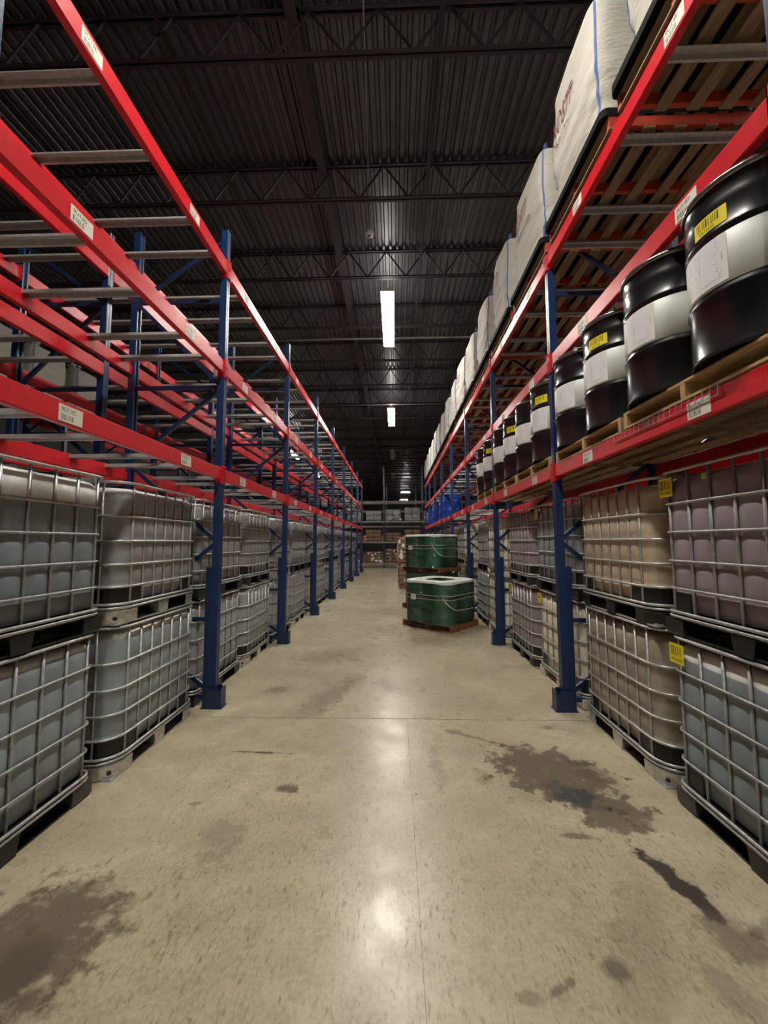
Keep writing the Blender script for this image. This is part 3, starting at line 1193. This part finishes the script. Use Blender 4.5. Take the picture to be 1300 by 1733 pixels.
# right row ---------------------------------------------------------------
right = {
    (0, 0): (('square', 'blue', 'foot_black', .0, (.50, .955)), ('square', 'purple', 'foot', -.01, (.50, .955))),
    (0, 1): (('round', 'taupe', 'foot', .0, None), ('round', 'beige', 'foot_black', -.01, None)),
    (1, 0): (('square', 'cream', 'foot_white', .04, (.50, .955)), ('square', 'bluegrey', 'foot', .03, (.50, .95))),
    (1, 1): (('round', 'purple', 'foot_black', .02, (.45, .95)), ('round', 'purple', 'foot_black', .01, None)),
    (2, 0): (('square', 'cream', 'foot_white', -.02, None), ('square', 'cream', 'foot_white', -.02, (.50, .955))),
    (2, 1): (('round', 'bluegrey', 'foot_black', .0, None), ('round', 'grey', 'foot_black', .03, None)),
    (3, 0): (('square', 'cream', 'foot_white', .04, None), ('square', 'cream', 'foot_white', -.05, None)),
}
lookr = {'blue': 'slate-blue, white-topped', 'purple': 'purple-grey', 'taupe': 'taupe', 'beige': 'warm beige', 'cream': 'cream white', 'bluegrey': 'blue-grey', 'grey': 'grey', 'steelgrey': 'steel-grey'}
i = 0
for k in range(NB):
    for p in (0, 1):
        spec = right.get((k, p))
        if spec is None:
            c = ('cream', 'steelgrey', 'cream', 'grey')[(2 * k + p) % 4]
            spec = (('square', c, 'foot_white' if c == 'cream' else 'foot', .0, None), ('square', c, 'foot_white' if c == 'cream' else 'foot', .0, None))
        for u in (0, 1):
            kd, lq, ft, dx, st = spec[u]
            pos = ('lower', 'upper')[u]
            if i == 0:
                lab = '%s caged tote with yellow barcode at right picture edge, %s of its stack' % (lookr[lq], pos)
            elif i == 1:
                lab = '%s caged tote just before the first right post, %s of its stack' % (lookr[lq], pos)
            else:
                lab = '%s caged tote, %s of the %s stack along the right rack' % (lookr[lq], pos, ORD[i])
            t = tote(XT_R + dx, slot(k, p) + .005, u * TH, kd, lq, lab, 2 if k < 2 else 1, ft, 'caged totes under the right rack', -1, st, guard=True)
            if i == 0 and u == 1:
                mp = plane_map((-(HX - .022), -.02 + .21, .985), (0, -1, 0), (0, 0, 1), (-1, 0, 0))
                gl = label_mesh('green_sticker', .06, .035, mp, mat('pale_green_label', (.45, .62, .12), .6), M['greyink'],
                                [([(-.022, -.008), (.022, -.008), (.022, -.004), (-.022, -.004)], (0, 1, 2, 3)), ([(-.022, .004), (.022, .004), (.022, .008), (-.022, .008)], (0, 1, 2, 3))])
                link('green_sticker', gl, t)
            if i == 1 and u == 1:
                # black placard with a white pictogram on the end facing the camera
                mp = plane_map((-.20, -HY - .006, .62), (1, 0, 0), (0, 0, 1), (0, -1, 0))
                q = lambda a, b_, c_, d_: ([(a, b_), (c_, b_), (c_, d_), (a, d_)], (0, 1, 2, 3))
                items = [q(-.10, -.10, .02, -.085), q(-.10, -.085, -.085, .02), q(.005, -.085, .02, .02), q(-.085, -.04, .005, -.028), q(-.06, .0, -.02, .012),
                         ([(-.14, .03), (-.10, .09), (-.11, .02)], (0, 1, 2)), ([(-.14, .03), (-.11, .02), (-.12, -.0)], (0, 1, 2)), q(-.13, .16, -.09, .175)]
                pl = label_mesh('placard', .30, .42, mp, M['black'], M['white'], items, thick=.003)
                link('placard', pl, t)
        i += 1
# the rows behind ----------------------------------------------------------
for k in range(5):
    for p in (0, 1):
        for u in (0, 1):
            tote(-3.78, slot(k, p), u * TH, 'square', ('steelgrey', 'grey')[p], 'grey caged tote behind the left row, %s of the %s stack' % (('lower', 'upper')[u], ORD[2 * k + p]), 1, 'foot', 'totes behind the left row', 1)
for k in range(4):
    for p in (0, 1):
        for u in (0, 1):
            tote(3.56, slot(k, p), u * TH, 'square', 'cream' if (k + p + u) % 3 else 'grey', 'pale caged tote behind the right row, %s of the %s stack' % (('lower', 'upper')[u], ORD[2 * k + p]), 1, 'foot', 'totes behind the right row', -1)


# ------------------------------------------------------------------ wooden pallets
def pallet_meshes(L_=1.16, D_=1.0, H_=.118):
    """deck boards run along y (length L_), stringers along x (depth D_)"""
    out = {}
    out['stringer'] = lambda: MB().bbox((-D_ / 2, -.019, .016), (D_ / 2, .019, H_ - .018), .003)
    out['board'] = lambda w: MB().bbox((-w / 2, -L_ / 2, -.008), (w / 2, L_ / 2, .008), .002)
    return out


def wood_pallet(x, y, z, label, boards='wood', stringers='wood', L_=1.16, D_=1.0, rz=0.0, level=2, group=None, name='wooden_pallet'):
    t = thing(name, label, 'pallet', (x, y, z), rz, group)
    H_ = .118
    n = 7
    rnd = random.Random(int(y * 100))
    key = (L_, D_)
    if level == 2:
        sm = cached(('str', stringers) + key, lambda: MB().bbox((-D_ / 2, -.019, .016), (D_ / 2, .019, H_ - .016), .003).mesh('stringer', [M[stringers]]))
        for s in (-1, 0, 1):
            link('stringer', sm, t, (0, s * (L_ / 2 - .02), 0))
        for w in (.09, .14):
            cached(('brd', boards, w) + key, lambda: MB().bbox((-w / 2, -L_ / 2, -.008), (w / 2, L_ / 2, .008), .002).mesh('deck_board', [M[boards]]))
        for i in range(n):
            w = .14 if i in (0, n - 1) else .09
            xx = -D_ / 2 + .07 + (D_ - .14) * i / (n - 1)
            link('deck_board', _cache[('brd', boards, w) + key], t, (xx + rnd.uniform(-.008, .008) * (0 < i < n - 1), rnd.uniform(-.004, .004), H_ - .008))
        for i in range(5):
            w = .14 if i in (0, 4) else .09
            xx = -D_ / 2 + .07 + (D_ - .14) * i / 4
            link('bottom_board', _cache[('brd', boards, w) + key], t, (xx, 0, .008))
    else:
        def mk():
            mb = MB()
            for s in (-1, 0, 1):
                mb.box((-D_ / 2, s * (L_ / 2 - .02) - .019, .016), (D_ / 2, s * (L_ / 2 - .02) + .019, H_ - .016), 1)
            for i in range(n):
                xx = -D_ / 2 + .06 + (D_ - .12) * i / (n - 1)
                mb.box((xx - .05, -L_ / 2, H_ - .016), (xx + .05, L_ / 2, H_))
                if i % 2 == 0:
                    mb.box((xx - .05, -L_ / 2, 0), (xx + .05, L_ / 2, .016))
            return mb.mesh('boards', [M[boards], M[stringers]])
        link('boards', cached(('palj', boards, stringers) + key, mk), t)
    return t


# ------------------------------------------------------------------ drums
DR, DH = .288, .865


def drum_body(r=DR, h=DH, lid=True):
    p = [(r - .012, .012), (r, 0), (r + .003, .006), (r - .003, .02), (r - .003, h * .34 - .022), (r + .006, h * .34 - .006), (r + .006, h * .34 + .006), (r - .003, h * .34 + .022),
         (r - .003, h * .70 - .022), (r + .006, h * .70 - .006), (r + .006, h * .70 + .006), (r - .003, h * .70 + .022), (r - .003, h * .84), (r - .001, h * .87), (r - .006, h * .885), (r - .003, h - .035), (r + .002, h - .018)]
    return p


def black_drum(x, y, z, label, rot, yel=False, paper=True, group='black drums on the right rack'):
    t = thing('steel_drum', label, 'drum', (x, y, z), rot, group)
    link('body', cached('bd', lambda: MB().lathe(drum_body(), 48).mesh('body', [M['drum']])), t)
    link('white_band', cached('wb', lambda: MB().lathe([(DR - .002, .325), (DR + .0005, .328), (DR + .0005, .575), (DR - .002, .578)], 48, cap0=False, cap1=False).mesh('white_band', [M['band']])), t)
    ld = link('lid', cached('lid', lambda: MB().lathe([(DR - .002, DH - .02), (DR, DH - .008), (DR - .012, DH - .006), (DR - .02, DH - .018), (.02, DH - .014)], 48, cap0=False).mesh('lid', [M['drum']])), t)
    link('closing_ring', cached('cr', lambda: MB().lathe([(DR + .002, DH - .03), (DR + .010, DH - .026), (DR + .012, DH - .012), (DR + .008, DH), (DR - .004, DH + .002), (DR - .008, DH - .008)], 48, cap0=False, cap1=False).mesh('closing_ring', [M['drumrim']])), ld)
    if paper:
        def mk():
            q = []
            rnd = random.Random(3)
            for i in range(17):
                yy = .10 - i * .0125
                if 6 <= i <= 8:
                    continue
                q.append(([(-.03, yy), (-.03 + rnd.uniform(.08, .125), yy), (-.03 + .1, yy - .004), (-.03, yy - .004)], (0, 1, 2, 3)))
                if i % 2:
                    q.append(([(-.10, yy), (-.045, yy), (-.045, yy - .004), (-.10, yy - .004)], (0, 1, 2, 3)))
            q.append(([(-.03, .03), (.09, .03), (.09, -.012), (-.03, -.012)], (0, 1, 2, 3)))
            return label_mesh('paper_label', .22, .235, cyl_map(DR + .0012, 0, .455), M['white'], M['greyink'], q, [('LIQUIDO', -.01, -.100, .014)], seg=8)
        link('paper_label', cached('pl', mk), t, (0, 0, 0), 0)
    if yel:
        def mk2():
            return label_mesh('barcode_label', .165, .085, cyl_map(DR - .0022, 0.12, .675), M['yellow'], M['olive'], barcode(-.065, .055, -.012, .034, 8, 26), [('0A11602', -.05, -.034, .015)], seg=6)
        link('barcode_label', cached('yl', mk2), t)
    return t


LOWZ = 2.465
PZ = LOWZ + .118
XD = 1.80
wood_pallet(1.649 + .50, 2.235, LOWZ + .012, 'pale pine pallet under the two biggest black drums at the right edge', 'wood', 'wood', D_=1.0)
wood_pallet(1.649 + .50, 3.43, LOWZ, 'pale pine pallet in the first right bay beside the post, under two drums', 'wood', 'wood', D_=1.0)
wood_pallet(1.649 + .50, 4.75, LOWZ, 'pale pine pallet in the second right bay just past the post', 'wood', 'wood', D_=1.0)
wood_pallet(1.649 + .50, 5.93, LOWZ, 'pale pine pallet in the second right bay, farther one', 'wood', 'wood', D_=1.0)
wood_pallet(1.649 + .50, 7.25, LOWZ, 'small-looking pine pallet in the third right bay under the last black drums', 'wood', 'wood', D_=1.0)
face = PI + .32
drs = [(1.86, 1.955, True, 'largest black drum with yellow barcode at the right picture edge', .012), (1.86, 2.55, False, 'second black drum from the right edge, without yellow label', .012),
       (1.87, 3.165, True, 'third black drum from the right edge, with yellow barcode', 0), (1.87, 3.77, False, 'fourth black drum, just before the first right post', 0),
       (1.87, 4.47, True, 'black drum with yellow barcode directly behind the first right post', 0), (1.87, 5.06, False, 'second black drum beyond the first right post', 0),
       (1.87, 5.65, True, 'third black drum beyond the first right post, with yellow barcode', 0), (1.87, 6.24, False, 'fourth black drum beyond the first right post', 0),
       (1.87, 6.97, True, 'second last black drum along the right rack, partly behind the second post', 0), (1.87, 7.55, False, 'last black drum along the right rack, smallest in view', 0)]
for x, y, yl, lab, dz in drs:
    # labels turn towards the aisle and the camera
    black_drum(x, y, PZ + dz, lab, PI + math.atan2(y, x) - .74, yl)
for i, (x, y, yl, lab, dz) in enumerate(drs[:8]):
    black_drum(x + .60, y, PZ + dz, 'black drum in the back row, behind the ' + ORD[i] + ' front drum', 1.0, False, False, 'black drums in the back row')

# blue drums far along the right rack
def plain_drum(x, y, z, label, r, h, m, lidm, group, name='drum', rz=0):
    t = thing(name, label, 'drum', (x, y, z), rz, group)
    key = (r, h, m)
    link('body', cached(('pdb',) + key, lambda: MB().lathe(drum_body(r, h), 36).mesh('body', [M[m]])), t)
    ld = link('lid', cached(('pdl',) + key, lambda: MB().lathe([(r + .003, h - .028), (r + .009, h - .022), (r + .009, h - .004), (r, h), (r - .012, h - .004), (r - .02, h - .02), (.02, h - .016)], 36, cap0=False).mesh('lid', [M[lidm]])), t)
    link('bung', cached(('pdn',) + key, lambda: MB().lathe([(.03, h - .02), (.03, h), (.012, h + .004)], 12, cx=r * .6).mesh('bung', [M['black']])), ld)
    return t


for i, y in enumerate((14.0, 14.65, 15.3, 16.9, 17.5, 18.1, 19.9, 20.6)):
    plain_drum(2.0, y, LOWZ + .02, 'blue plastic drum on the right rack, ' + ORD[i] + ' of the blue row from the camera', .30, .86, 'bluedrum', 'bluedrum', 'blue drums far along the right rack')
for k, y in ((5, 14.65), (6, 17.5), (7, 20.2)):
    wp = MB().box((1.66, y - 1.0, LOWZ - .001), (2.68, y + 1.0, LOWZ + .02))
    tag(link('shelf_board', wp.mesh('shelf_board', [M['oldwood']])), 'thin wooden shelf board under the blue drums, %s' % {5: 'nearest', 6: 'middle', 7: 'farthest'}[k] + ' one', 'board')

# ------------------------------------------------------------------ bulk bags on the top right level
def bag_fn(seed, hx=.52, hy=.455, H=1.22, lean=0.0):
    off = Vector((seed * 7.3, seed * 3.1, 0))

    def halves(z):
        t = z / H
        if t < .10:
            f = .93 + .07 * (t / .10) ** .5
        elif t < .96:
            f = 1.0 + .03 * math.sin((t - .10) / .86 * PI)
        else:
            u = min(1, (t - .96) / .22)
            f = 1.0 - .93 * u
        return hx * f, hy * f

    def disp(x, y, z):
        a = noise.noise(Vector((x * 2.2, y * 2.2, z * 1.7)) + off) * .045
        low = max(0, 1 - abs(z / H - .28) * 1.9)
        tt = y if abs(y) < hy * .93 else x
        w = math.sin(30 * (z + .75 * tt * (1 if off.x % 2 < 1 else -1)) + 5 * noise.noise(Vector((x * 2, y * 2, z * 2)) + off)) * .010 * low
        w += noise.noise(Vector((x * 3, y * 3 + z * 4.0, z * 9 - y * 5)) + off) * .022 * low
        return a + w

    def pt(a, z):
        ax, ay = halves(z)
        n = 7.0
        c, s = math.cos(a), math.sin(a)
        x = ax * math.copysign(abs(c) ** (2 / n), c)
        y = ay * math.copysign(abs(s) ** (2 / n), s)
        d = disp(x, y, z)
        l = math.hypot(x, y) or 1
        fall = max(0, min(1, (1.2 - z / H) * 6)) * min(1, z / .05 + .1)
        ear = .07 * (min(1, abs(x) / hx) * min(1, abs(y) / hy)) ** 6 * max(0, min(1, (z / H - .8) * 5)) if z <= H else 0
        dome = 0 if z <= H else -(z - H) * .62
        return (x + x / l * d * fall + lean * z, y + y / l * d * fall, z + ear + dome)

    def facept(y, z, eps):
        """point on the aisle face (-x) at height z"""
        ax, ay = halves(z)
        n = 7.0
        x = -ax * max(0, 1 - abs(y / ay) ** n) ** (1 / n)
        d = disp(x, y, z)
        l = math.hypot(x, y) or 1
        return (x + x / l * d + lean * z - eps, y + y / l * d, z)
    return pt, facept


def bag_meshes(seed, H=1.24):
    pt, fp = bag_fn(seed, H=H)
    N_, K = 72, 30
    mb = MB()
    zs = [0] + [H * (i / (K - 6)) for i in range(1, K - 5)] + [H * 1.04, H * 1.09, H * 1.14, H * 1.19, H * 1.24]
    mb.loft([[pt(2 * PI * k / N_, z) for k in range(N_)] for z in zs])
    body = mb.mesh('bag_body', [M['bag']])
    # lift straps on the four corners
    st = MB()
    for a in (PI - .76, PI + .76, .76, -.76):
        for w in (0,):
            vs = []
            m = 26
            for i in range(m):
                z = .02 + H * .97 * i / (m - 1)
                for da in (-.045, .045):
                    x, y, zz = pt(a + da, z)
                    l = math.hypot(x, y)
                    vs.append((x * (1 + .006 / l), y * (1 + .006 / l), zz))
            fs = [(2 * i, 2 * i + 1, 2 * i + 3, 2 * i + 2) for i in range(m - 1)]
            st.add(vs, fs, 0, True)
        # loop standing up above the shoulder
        p = Vector(pt(a, H * .97))
        q = p * 1.0
        c = Vector((p.x * .93, p.y * .93, H * 1.09))
        st.tube([p, (p + c) / 2 + Vector((0, 0, .02)), c, (p * .9 + c) / 2 + Vector((.03, .03, .0)), Vector((p.x * .9, p.y * .9, H * .97))], .012, 6)
    straps = st.mesh('lift_strap', [M['strap']])
    # spout cloth gathered at the top
    sp = MB()
    rnd = random.Random(seed)
    rings = []
    for i, (r, z) in enumerate(((.16, H * 1.03), (.10, H * 1.08), (.07, H * 1.12), (.12, H * 1.17), (.15, H * 1.20))):
        rings.append([(r * (1 + .35 * math.sin(5 * t + i)) * math.cos(t), r * (1 + .35 * math.sin(5 * t + i)) * math.sin(t), z + .02 * math.sin(3 * t)) for t in [2 * PI * k / 24 for k in range(24)]])
    sp.loft(rings, cap0=False)
    spout = sp.mesh('spout', [M['bag']])
    pr = MB()
    tv, tf, tw = text_geo('NOSTT')
    h_, w_ = .22, .42
    # reads from the aisle: left end farther from the camera (+y)
    pr.add([fp(.36 - a / tw * w_, H * .60 + b * h_, .014) for a, b in tv], tf, 0)
    tv, tf, tw = text_geo('FRACTIONS')
    pr.add([fp(.30 - a / tw * .46, H * .50 + b * .04, .014) for a, b in tv], tf, 1)
    return body, straps, spout, pr.mesh('print', [M['redink'], M['ink']])


BZ = 4.78 + .118 + .055
bags = {}
for k in range(NB):
    for p in (0, 1):
        i = 2 * k + p
        y = slot(k, p) - .04
        near = k < 2
        wood_pallet(2.16, y, 4.78, 'brown pallet with red stringers under the %s bulk bag on the top right level' % ORD[i], 'oldwood', 'redwood', D_=1.06, L_=1.15,
                    level=2 if k < 3 else 1, group='pallets under the bulk bags')
        def mks():
            mb = MB()
            mb.loft([[(x_, y_, z_) for x_, y_ in rrect(.56, .575, .05, 4)] for z_ in (0, .012)], smooth=False)
            mb.loft([[(x_, y_, z_) for x_, y_ in rrect(.565, .58, .05, 4)] for z_ in (-.012, .05)], cap0=False, cap1=False, smooth=False)
            return mb.mesh('slip_sheet', [M['sheet']])
        tag(link('slip_sheet', cached('slip', mks), None, (2.14, y, 4.78 + .119)), 'black plastic slip sheet under the %s bulk bag from the camera' % ORD[i], 'sheet', 'slip sheets under the bulk bags')
        sd = i % 5
        if sd not in bags:
            bags[sd] = bag_meshes(sd + 1, 1.17 + .10 * ((sd * 3) % 4) / 3)
        b, st, sp, pr = bags[sd]
        where = {0: 'cut off by the top picture edge', 1: 'large, right below the top edge, with red print', 2: 'above the first right post, with red print'}.get(i, 'in the row along the top right level')
        t = thing('bulk_bag', '%s white bulk bag from the camera, %s' % (ORD[i], where), 'bag', (2.15, y, 4.78 + .119 + .012), random.Random(i).uniform(-.05, .05), 'white bulk bags on the top right level')
        t.scale = (1, 1, 1)
        link('bag_body', b, t)
        link('lift_strap', st, t)
        link('spout', sp, t)
        link('print', pr, t)
# bags on the rack across the next aisle
for i, y in enumerate((6.1, 7.3, 8.6, 9.8)):
    b, st, sp, pr = bags[i % 5]
    t = thing('bulk_bag', 'dim grey bulk bag on the far left rack, %s from the camera' % ORD[i], 'bag', (-8.5, y, 4.78 + .118), PI, 'bulk bags on the far left rack')
    for n_, m_ in (('bag_body', b), ('lift_strap', st), ('spout', sp)):
        link(n_, m_, t)
    wood_pallet(-8.5, y, 4.78, 'wooden pallet under the %s dim bag on the far left rack' % ORD[i], 'oldwood', 'oldwood', D_=1.0, level=1, group='pallets under the dim bags')


# ------------------------------------------------------------------ green drums, shrink-wrapped on pallets in the aisle
def film_material():
    m, nt, N, L, b = new_mat('stretch_film')
    tc = N.new('ShaderNodeTexCoord')
    mp = N.new('ShaderNodeMapping')
    mp.inputs['Scale'].default_value = (1.0, 1.0, 9.0)
    mp.inputs['Rotation'].default_value = (.12, .1, 0)
    L.new(tc.outputs['Object'], mp.inputs['Vector'])
    nz = N.new('ShaderNodeTexNoise')
    nz.inputs['Scale'].default_value = 2.4
    nz.inputs['Detail'].default_value = 5
    nz.inputs['Distortion'].default_value = .6
    L.new(mp.outputs[0], nz.inputs['Vector'])
    bp = N.new('ShaderNodeBump')
    bp.inputs['Strength'].default_value = 1.0
    bp.inputs['Distance'].default_value = .05
    L.new(nz.outputs['Fac'], bp.inputs['Height'])
    gl = N.new('ShaderNodeBsdfGlossy')
    gl.inputs['Roughness'].default_value = .13
    L.new(bp.outputs[0], gl.inputs['Normal'])
    tr = N.new('ShaderNodeBsdfTransparent')
    df = N.new('ShaderNodeBsdfDiffuse')
    df.inputs['Color'].default_value = (.75, .8, .78, 1)
    fr = N.new('ShaderNodeFresnel')
    fr.inputs['IOR'].default_value = 1.33
    m1, m2_ = N.new('ShaderNodeMixShader'), N.new('ShaderNodeMixShader')
    mr = N.new('ShaderNodeMapRange')
    mr.inputs['From Min'].default_value = .5
    mr.inputs['From Max'].default_value = .8
    mr.inputs['To Min'].default_value = .01
    mr.inputs['To Max'].default_value = .16
    L.new(nz.outputs['Fac'], mr.inputs['Value'])
    L.new(mr.outputs[0], m1.inputs[0])
    L.new(tr.outputs[0], m1.inputs[1])
    L.new(df.outputs[0], m1.inputs[2])
    ad = N.new('ShaderNodeMath')
    ad.operation = 'ADD'
    ad.inputs[1].default_value = .02
    L.new(fr.outputs[0], ad.inputs[0])
    L.new(ad.outputs[0], m2_.inputs[0])
    L.new(m1.outputs[0], m2_.inputs[1])
    L.new(gl.outputs[0], m2_.inputs[2])
    L.new(m2_.outputs[0], N['Material Output'].inputs['Surface'])
    return m


M['film'] = film_material()
M['milky'] = mat('milky_top_film', (0.70, 0.76, 0.72), 0.3, var=0.12, scale=6, bump=.5, bscale=9)


def green_load(cx, cy, z, rz, who, top=True):
    wood_pallet(cx, cy, z, 'brown wooden pallet under the %s green drums' % who, 'brownwood', 'brownwood', L_=1.16, D_=1.0, rz=rz - PI / 2 if False else rz, level=2)
    c, s = math.cos(rz), math.sin(rz)
    h = .775
    r = .268
    names = {(-1, -1): 'front', (1, -1): 'right', (-1, 1): 'left', (1, 1): 'back'}
    for a in (-1, 1):
        for b in (-1, 1):
            lx, ly = a * (r + .006), b * (r + .008)
            # corner nearest the camera gets the front name
            t = plain_drum(cx + lx * c - ly * s, cy + lx * s + ly * c, z + .118, 'green steel drum at the %s corner of the %s wrapped load' % (
                {(-1, -1): 'near', (1, -1): 'right', (-1, 1): 'left', (1, 1): 'rear'}[(a, b)], who), r, h, 'green', 'greenlid', 'green drums of the wrapped loads', rz=rz)
    # film following the hull of the four drums
    pts = []
    for cx_, cy_, a0 in ((1, 1, 0), (-1, 1, PI / 2), (-1, -1, PI), (1, -1, 1.5 * PI)):
        for k in range(9):
            a = a0 + PI / 2 * k / 8
            pts.append((cx_ * (r + .007) + (r + .018) * math.cos(a), cy_ * (r + .009) + (r + .018) * math.sin(a)))
    wr = MB()
    rings = []
    for i, zz in enumerate((.06, .10, .14, .25, .40, .58, .62, .70, .78, .118 + h + .012)):
        e = .02 if zz < .11 else 0
        e += .004 if i in (5, 6) else 0
        rings.append([(x * (1 + e), y * (1 + e), zz) for x, y in pts])
    wr.loft(rings, cap0=False, cap1=False)
    f = thing('stretch_wrap', 'clear stretch film wrapped round the %s green drums' % who, 'film', (cx, cy, z), rz)
    link('film_wall', wr.mesh('film_wall', [M['film']]), f)
    # twisted rope of film crossing the wall, and flat bands
    rp = MB()
    n = len(pts)
    path = []
    for i in range(14):
        k = 20 + i * .55
        k0 = int(k)
        u = k - k0
        p, q = pts[k0 % n], pts[(k0 + 1) % n]
        x, y = p[0] + (q[0] - p[0]) * u, p[1] + (q[1] - p[1]) * u
        zz = .70 - .36 * (1 - math.exp(-i / 5.0))
        path.append((x * 1.02, y * 1.02, zz))
    rp.tube(path, .006, 5)
    for zz in (.585, .66):
        rp.tube([(x * 1.012, y * 1.012, zz + .006 * math.sin(i)) for i, (x, y) in enumerate(pts)], .0035, 4, True)
    link('film_rope', rp.mesh('film_rope', [M['torn']]), f)
    if top:
        tp = MB()
        rr = []
        for sc, dz in ((1.0, 0), (1.005, .012), (.93, .022), (.6, .014), (.45, .010)):
            rr.append([(x * sc, y * sc, .118 + h + .01 + dz) for x, y in pts])
        tp.loft(rr, cap0=False, cap1=False)
        # folds reaching down over the edge
        vs = []
        for i, (x, y) in enumerate(pts + pts[:1]):
            vs += [(x * 1.01, y * 1.01, .118 + h + .02), (x * 1.012, y * 1.012, .118 + h - .012 - .02 * abs(math.sin(i * .35)))]
        tp.add(vs, [(2 * i, 2 * i + 1, 2 * i + 3, 2 * i + 2) for i in range(len(pts))], 0, True)
        link('top_sheet', tp.mesh('top_sheet', [M['milky']]), f)
    # paper label on the left face
    mp = plane_map((-(2 * r + .027), .25, .60), (0, -1, 0), (0, 0, 1), (-1, 0, 0))
    q = lambda a, b_, c_, d_: ([(a, b_), (c_, b_), (c_, d_), (a, d_)], (0, 1, 2, 3))
    link('paper_label', label_mesh('paper_label', .12, .10, mp, M['white'], M['greyink'], [q(-.045, .02, .03, .03), q(-.045, -.0, .04, .01), q(-.045, -.03, .01, -.012)]), f)


RZ = 0.86
green_load(.90, 8.08, 0.0, RZ, 'nearest, single-tier')
green_load(.93, 10.2, 0.0, RZ, 'lower rear', False)
green_load(.93, 10.2, .925, RZ, 'upper rear')


# ------------------------------------------------------------------ brown wrapped loads
def brown_load(cx, cy, z, rz, label, sx=.55, sy=.55, h=.80, m='kraft', nx=2, ny=2, nz=4, patches=True, cat='cartons', name='wrapped_load'):
    t = thing(name, label, cat, (cx, cy, z), rz)
    rnd = random.Random(int(cx * 10 + cy * 7 + z * 3))
    bw, bl, bh = 2 * sx / nx, 2 * sy / ny, h / nz
    me = cached(('carton', m, bw, bl, bh), lambda: MB().loft([[(x, y, zz) for x, y in rrect(bw / 2 - e, bl / 2 - e, .03, 2)] for zz, e in ((0, .02), (.02, .004), (bh / 2, 0), (bh - .02, .004), (bh, .02))]).mesh('sack', [M[m]]))
    for i in range(nx):
        for j in range(ny):
            for k in range(nz):
                link('sack', me, t, (-sx + bw * (i + .5) + rnd.uniform(-.008, .008), -sy + bl * (j + .5) + rnd.uniform(-.008, .008), k * bh))
    if patches:
        mb = MB()
        for i in range(9):
            fx = rnd.uniform(-sx, sx)
            fz = rnd.uniform(.05, h - .1)
            w, hh = rnd.uniform(.04, .12), rnd.uniform(.05, .16)
            pts = [(fx + w * math.cos(a) * rnd.uniform(.5, 1), fz + hh * math.sin(a) * rnd.uniform(.5, 1)) for a in [2 * PI * q / 9 for q in range(9)]]
            mb.prism(pts, 1, -sy - .014, -sy - .006)
            pts = [(p_[0], p_[1]) for p_ in pts]
            mb.prism(pts, 0, -sx - .014, -sx - .006)
        link('torn_film', mb.mesh('torn_film', [M['torn']]), t)
    return t


for tier in (0, 1):
    z = tier * .92
    wood_pallet(.62, 14.85, z, 'brown pallet under the %s brown sack load beyond the green drums' % ('lower', 'upper')[tier], 'brownwood', 'brownwood', level=1)
    brown_load(.62, 14.85, z + .119, .05, 'brown sack load with torn white film beyond the green drums, %s of two' % ('lower', 'upper')[tier], .53, .53, .79, nz=5)

# goods in the rack closing the aisle (bay pitch along x)
fy = 25.2 + .5
fxs = []
for k in range(5):
    for off in (.60, 1.86):
        fxs.append(-5.82 + (k * BAY + .0375 + off))
for i, x in enumerate(fxs):
    w = ORD[i]
    if abs(x + .3) < 5.5:
        brown_load(x, fy, .33, 0, 'shiny brown sack load on the end rack, lowest level, %s from the left' % w, .53, .48, .86 if i % 3 else .7, 'kraftshine', nz=4)
        brown_load(x, fy, 1.69, 0, 'dark load on the end rack, second level, %s from the left' % w, .50, .46, .55 + .2 * (i % 2), 'kraft', nz=3, patches=False)
        brown_load(x, fy, 3.01, 0, 'grey load on the end rack, third level, %s from the left' % w, .50, .46, .62 + .12 * (i % 3), 'greyplastic', nz=2, patches=(i % 2 == 0))
        brown_load(x, 33.53, 1.69, 0, 'orange sack load on the second crosswise rack, %s from the left' % w, .52, .46, .5, 'orange', nz=2, patches=False)
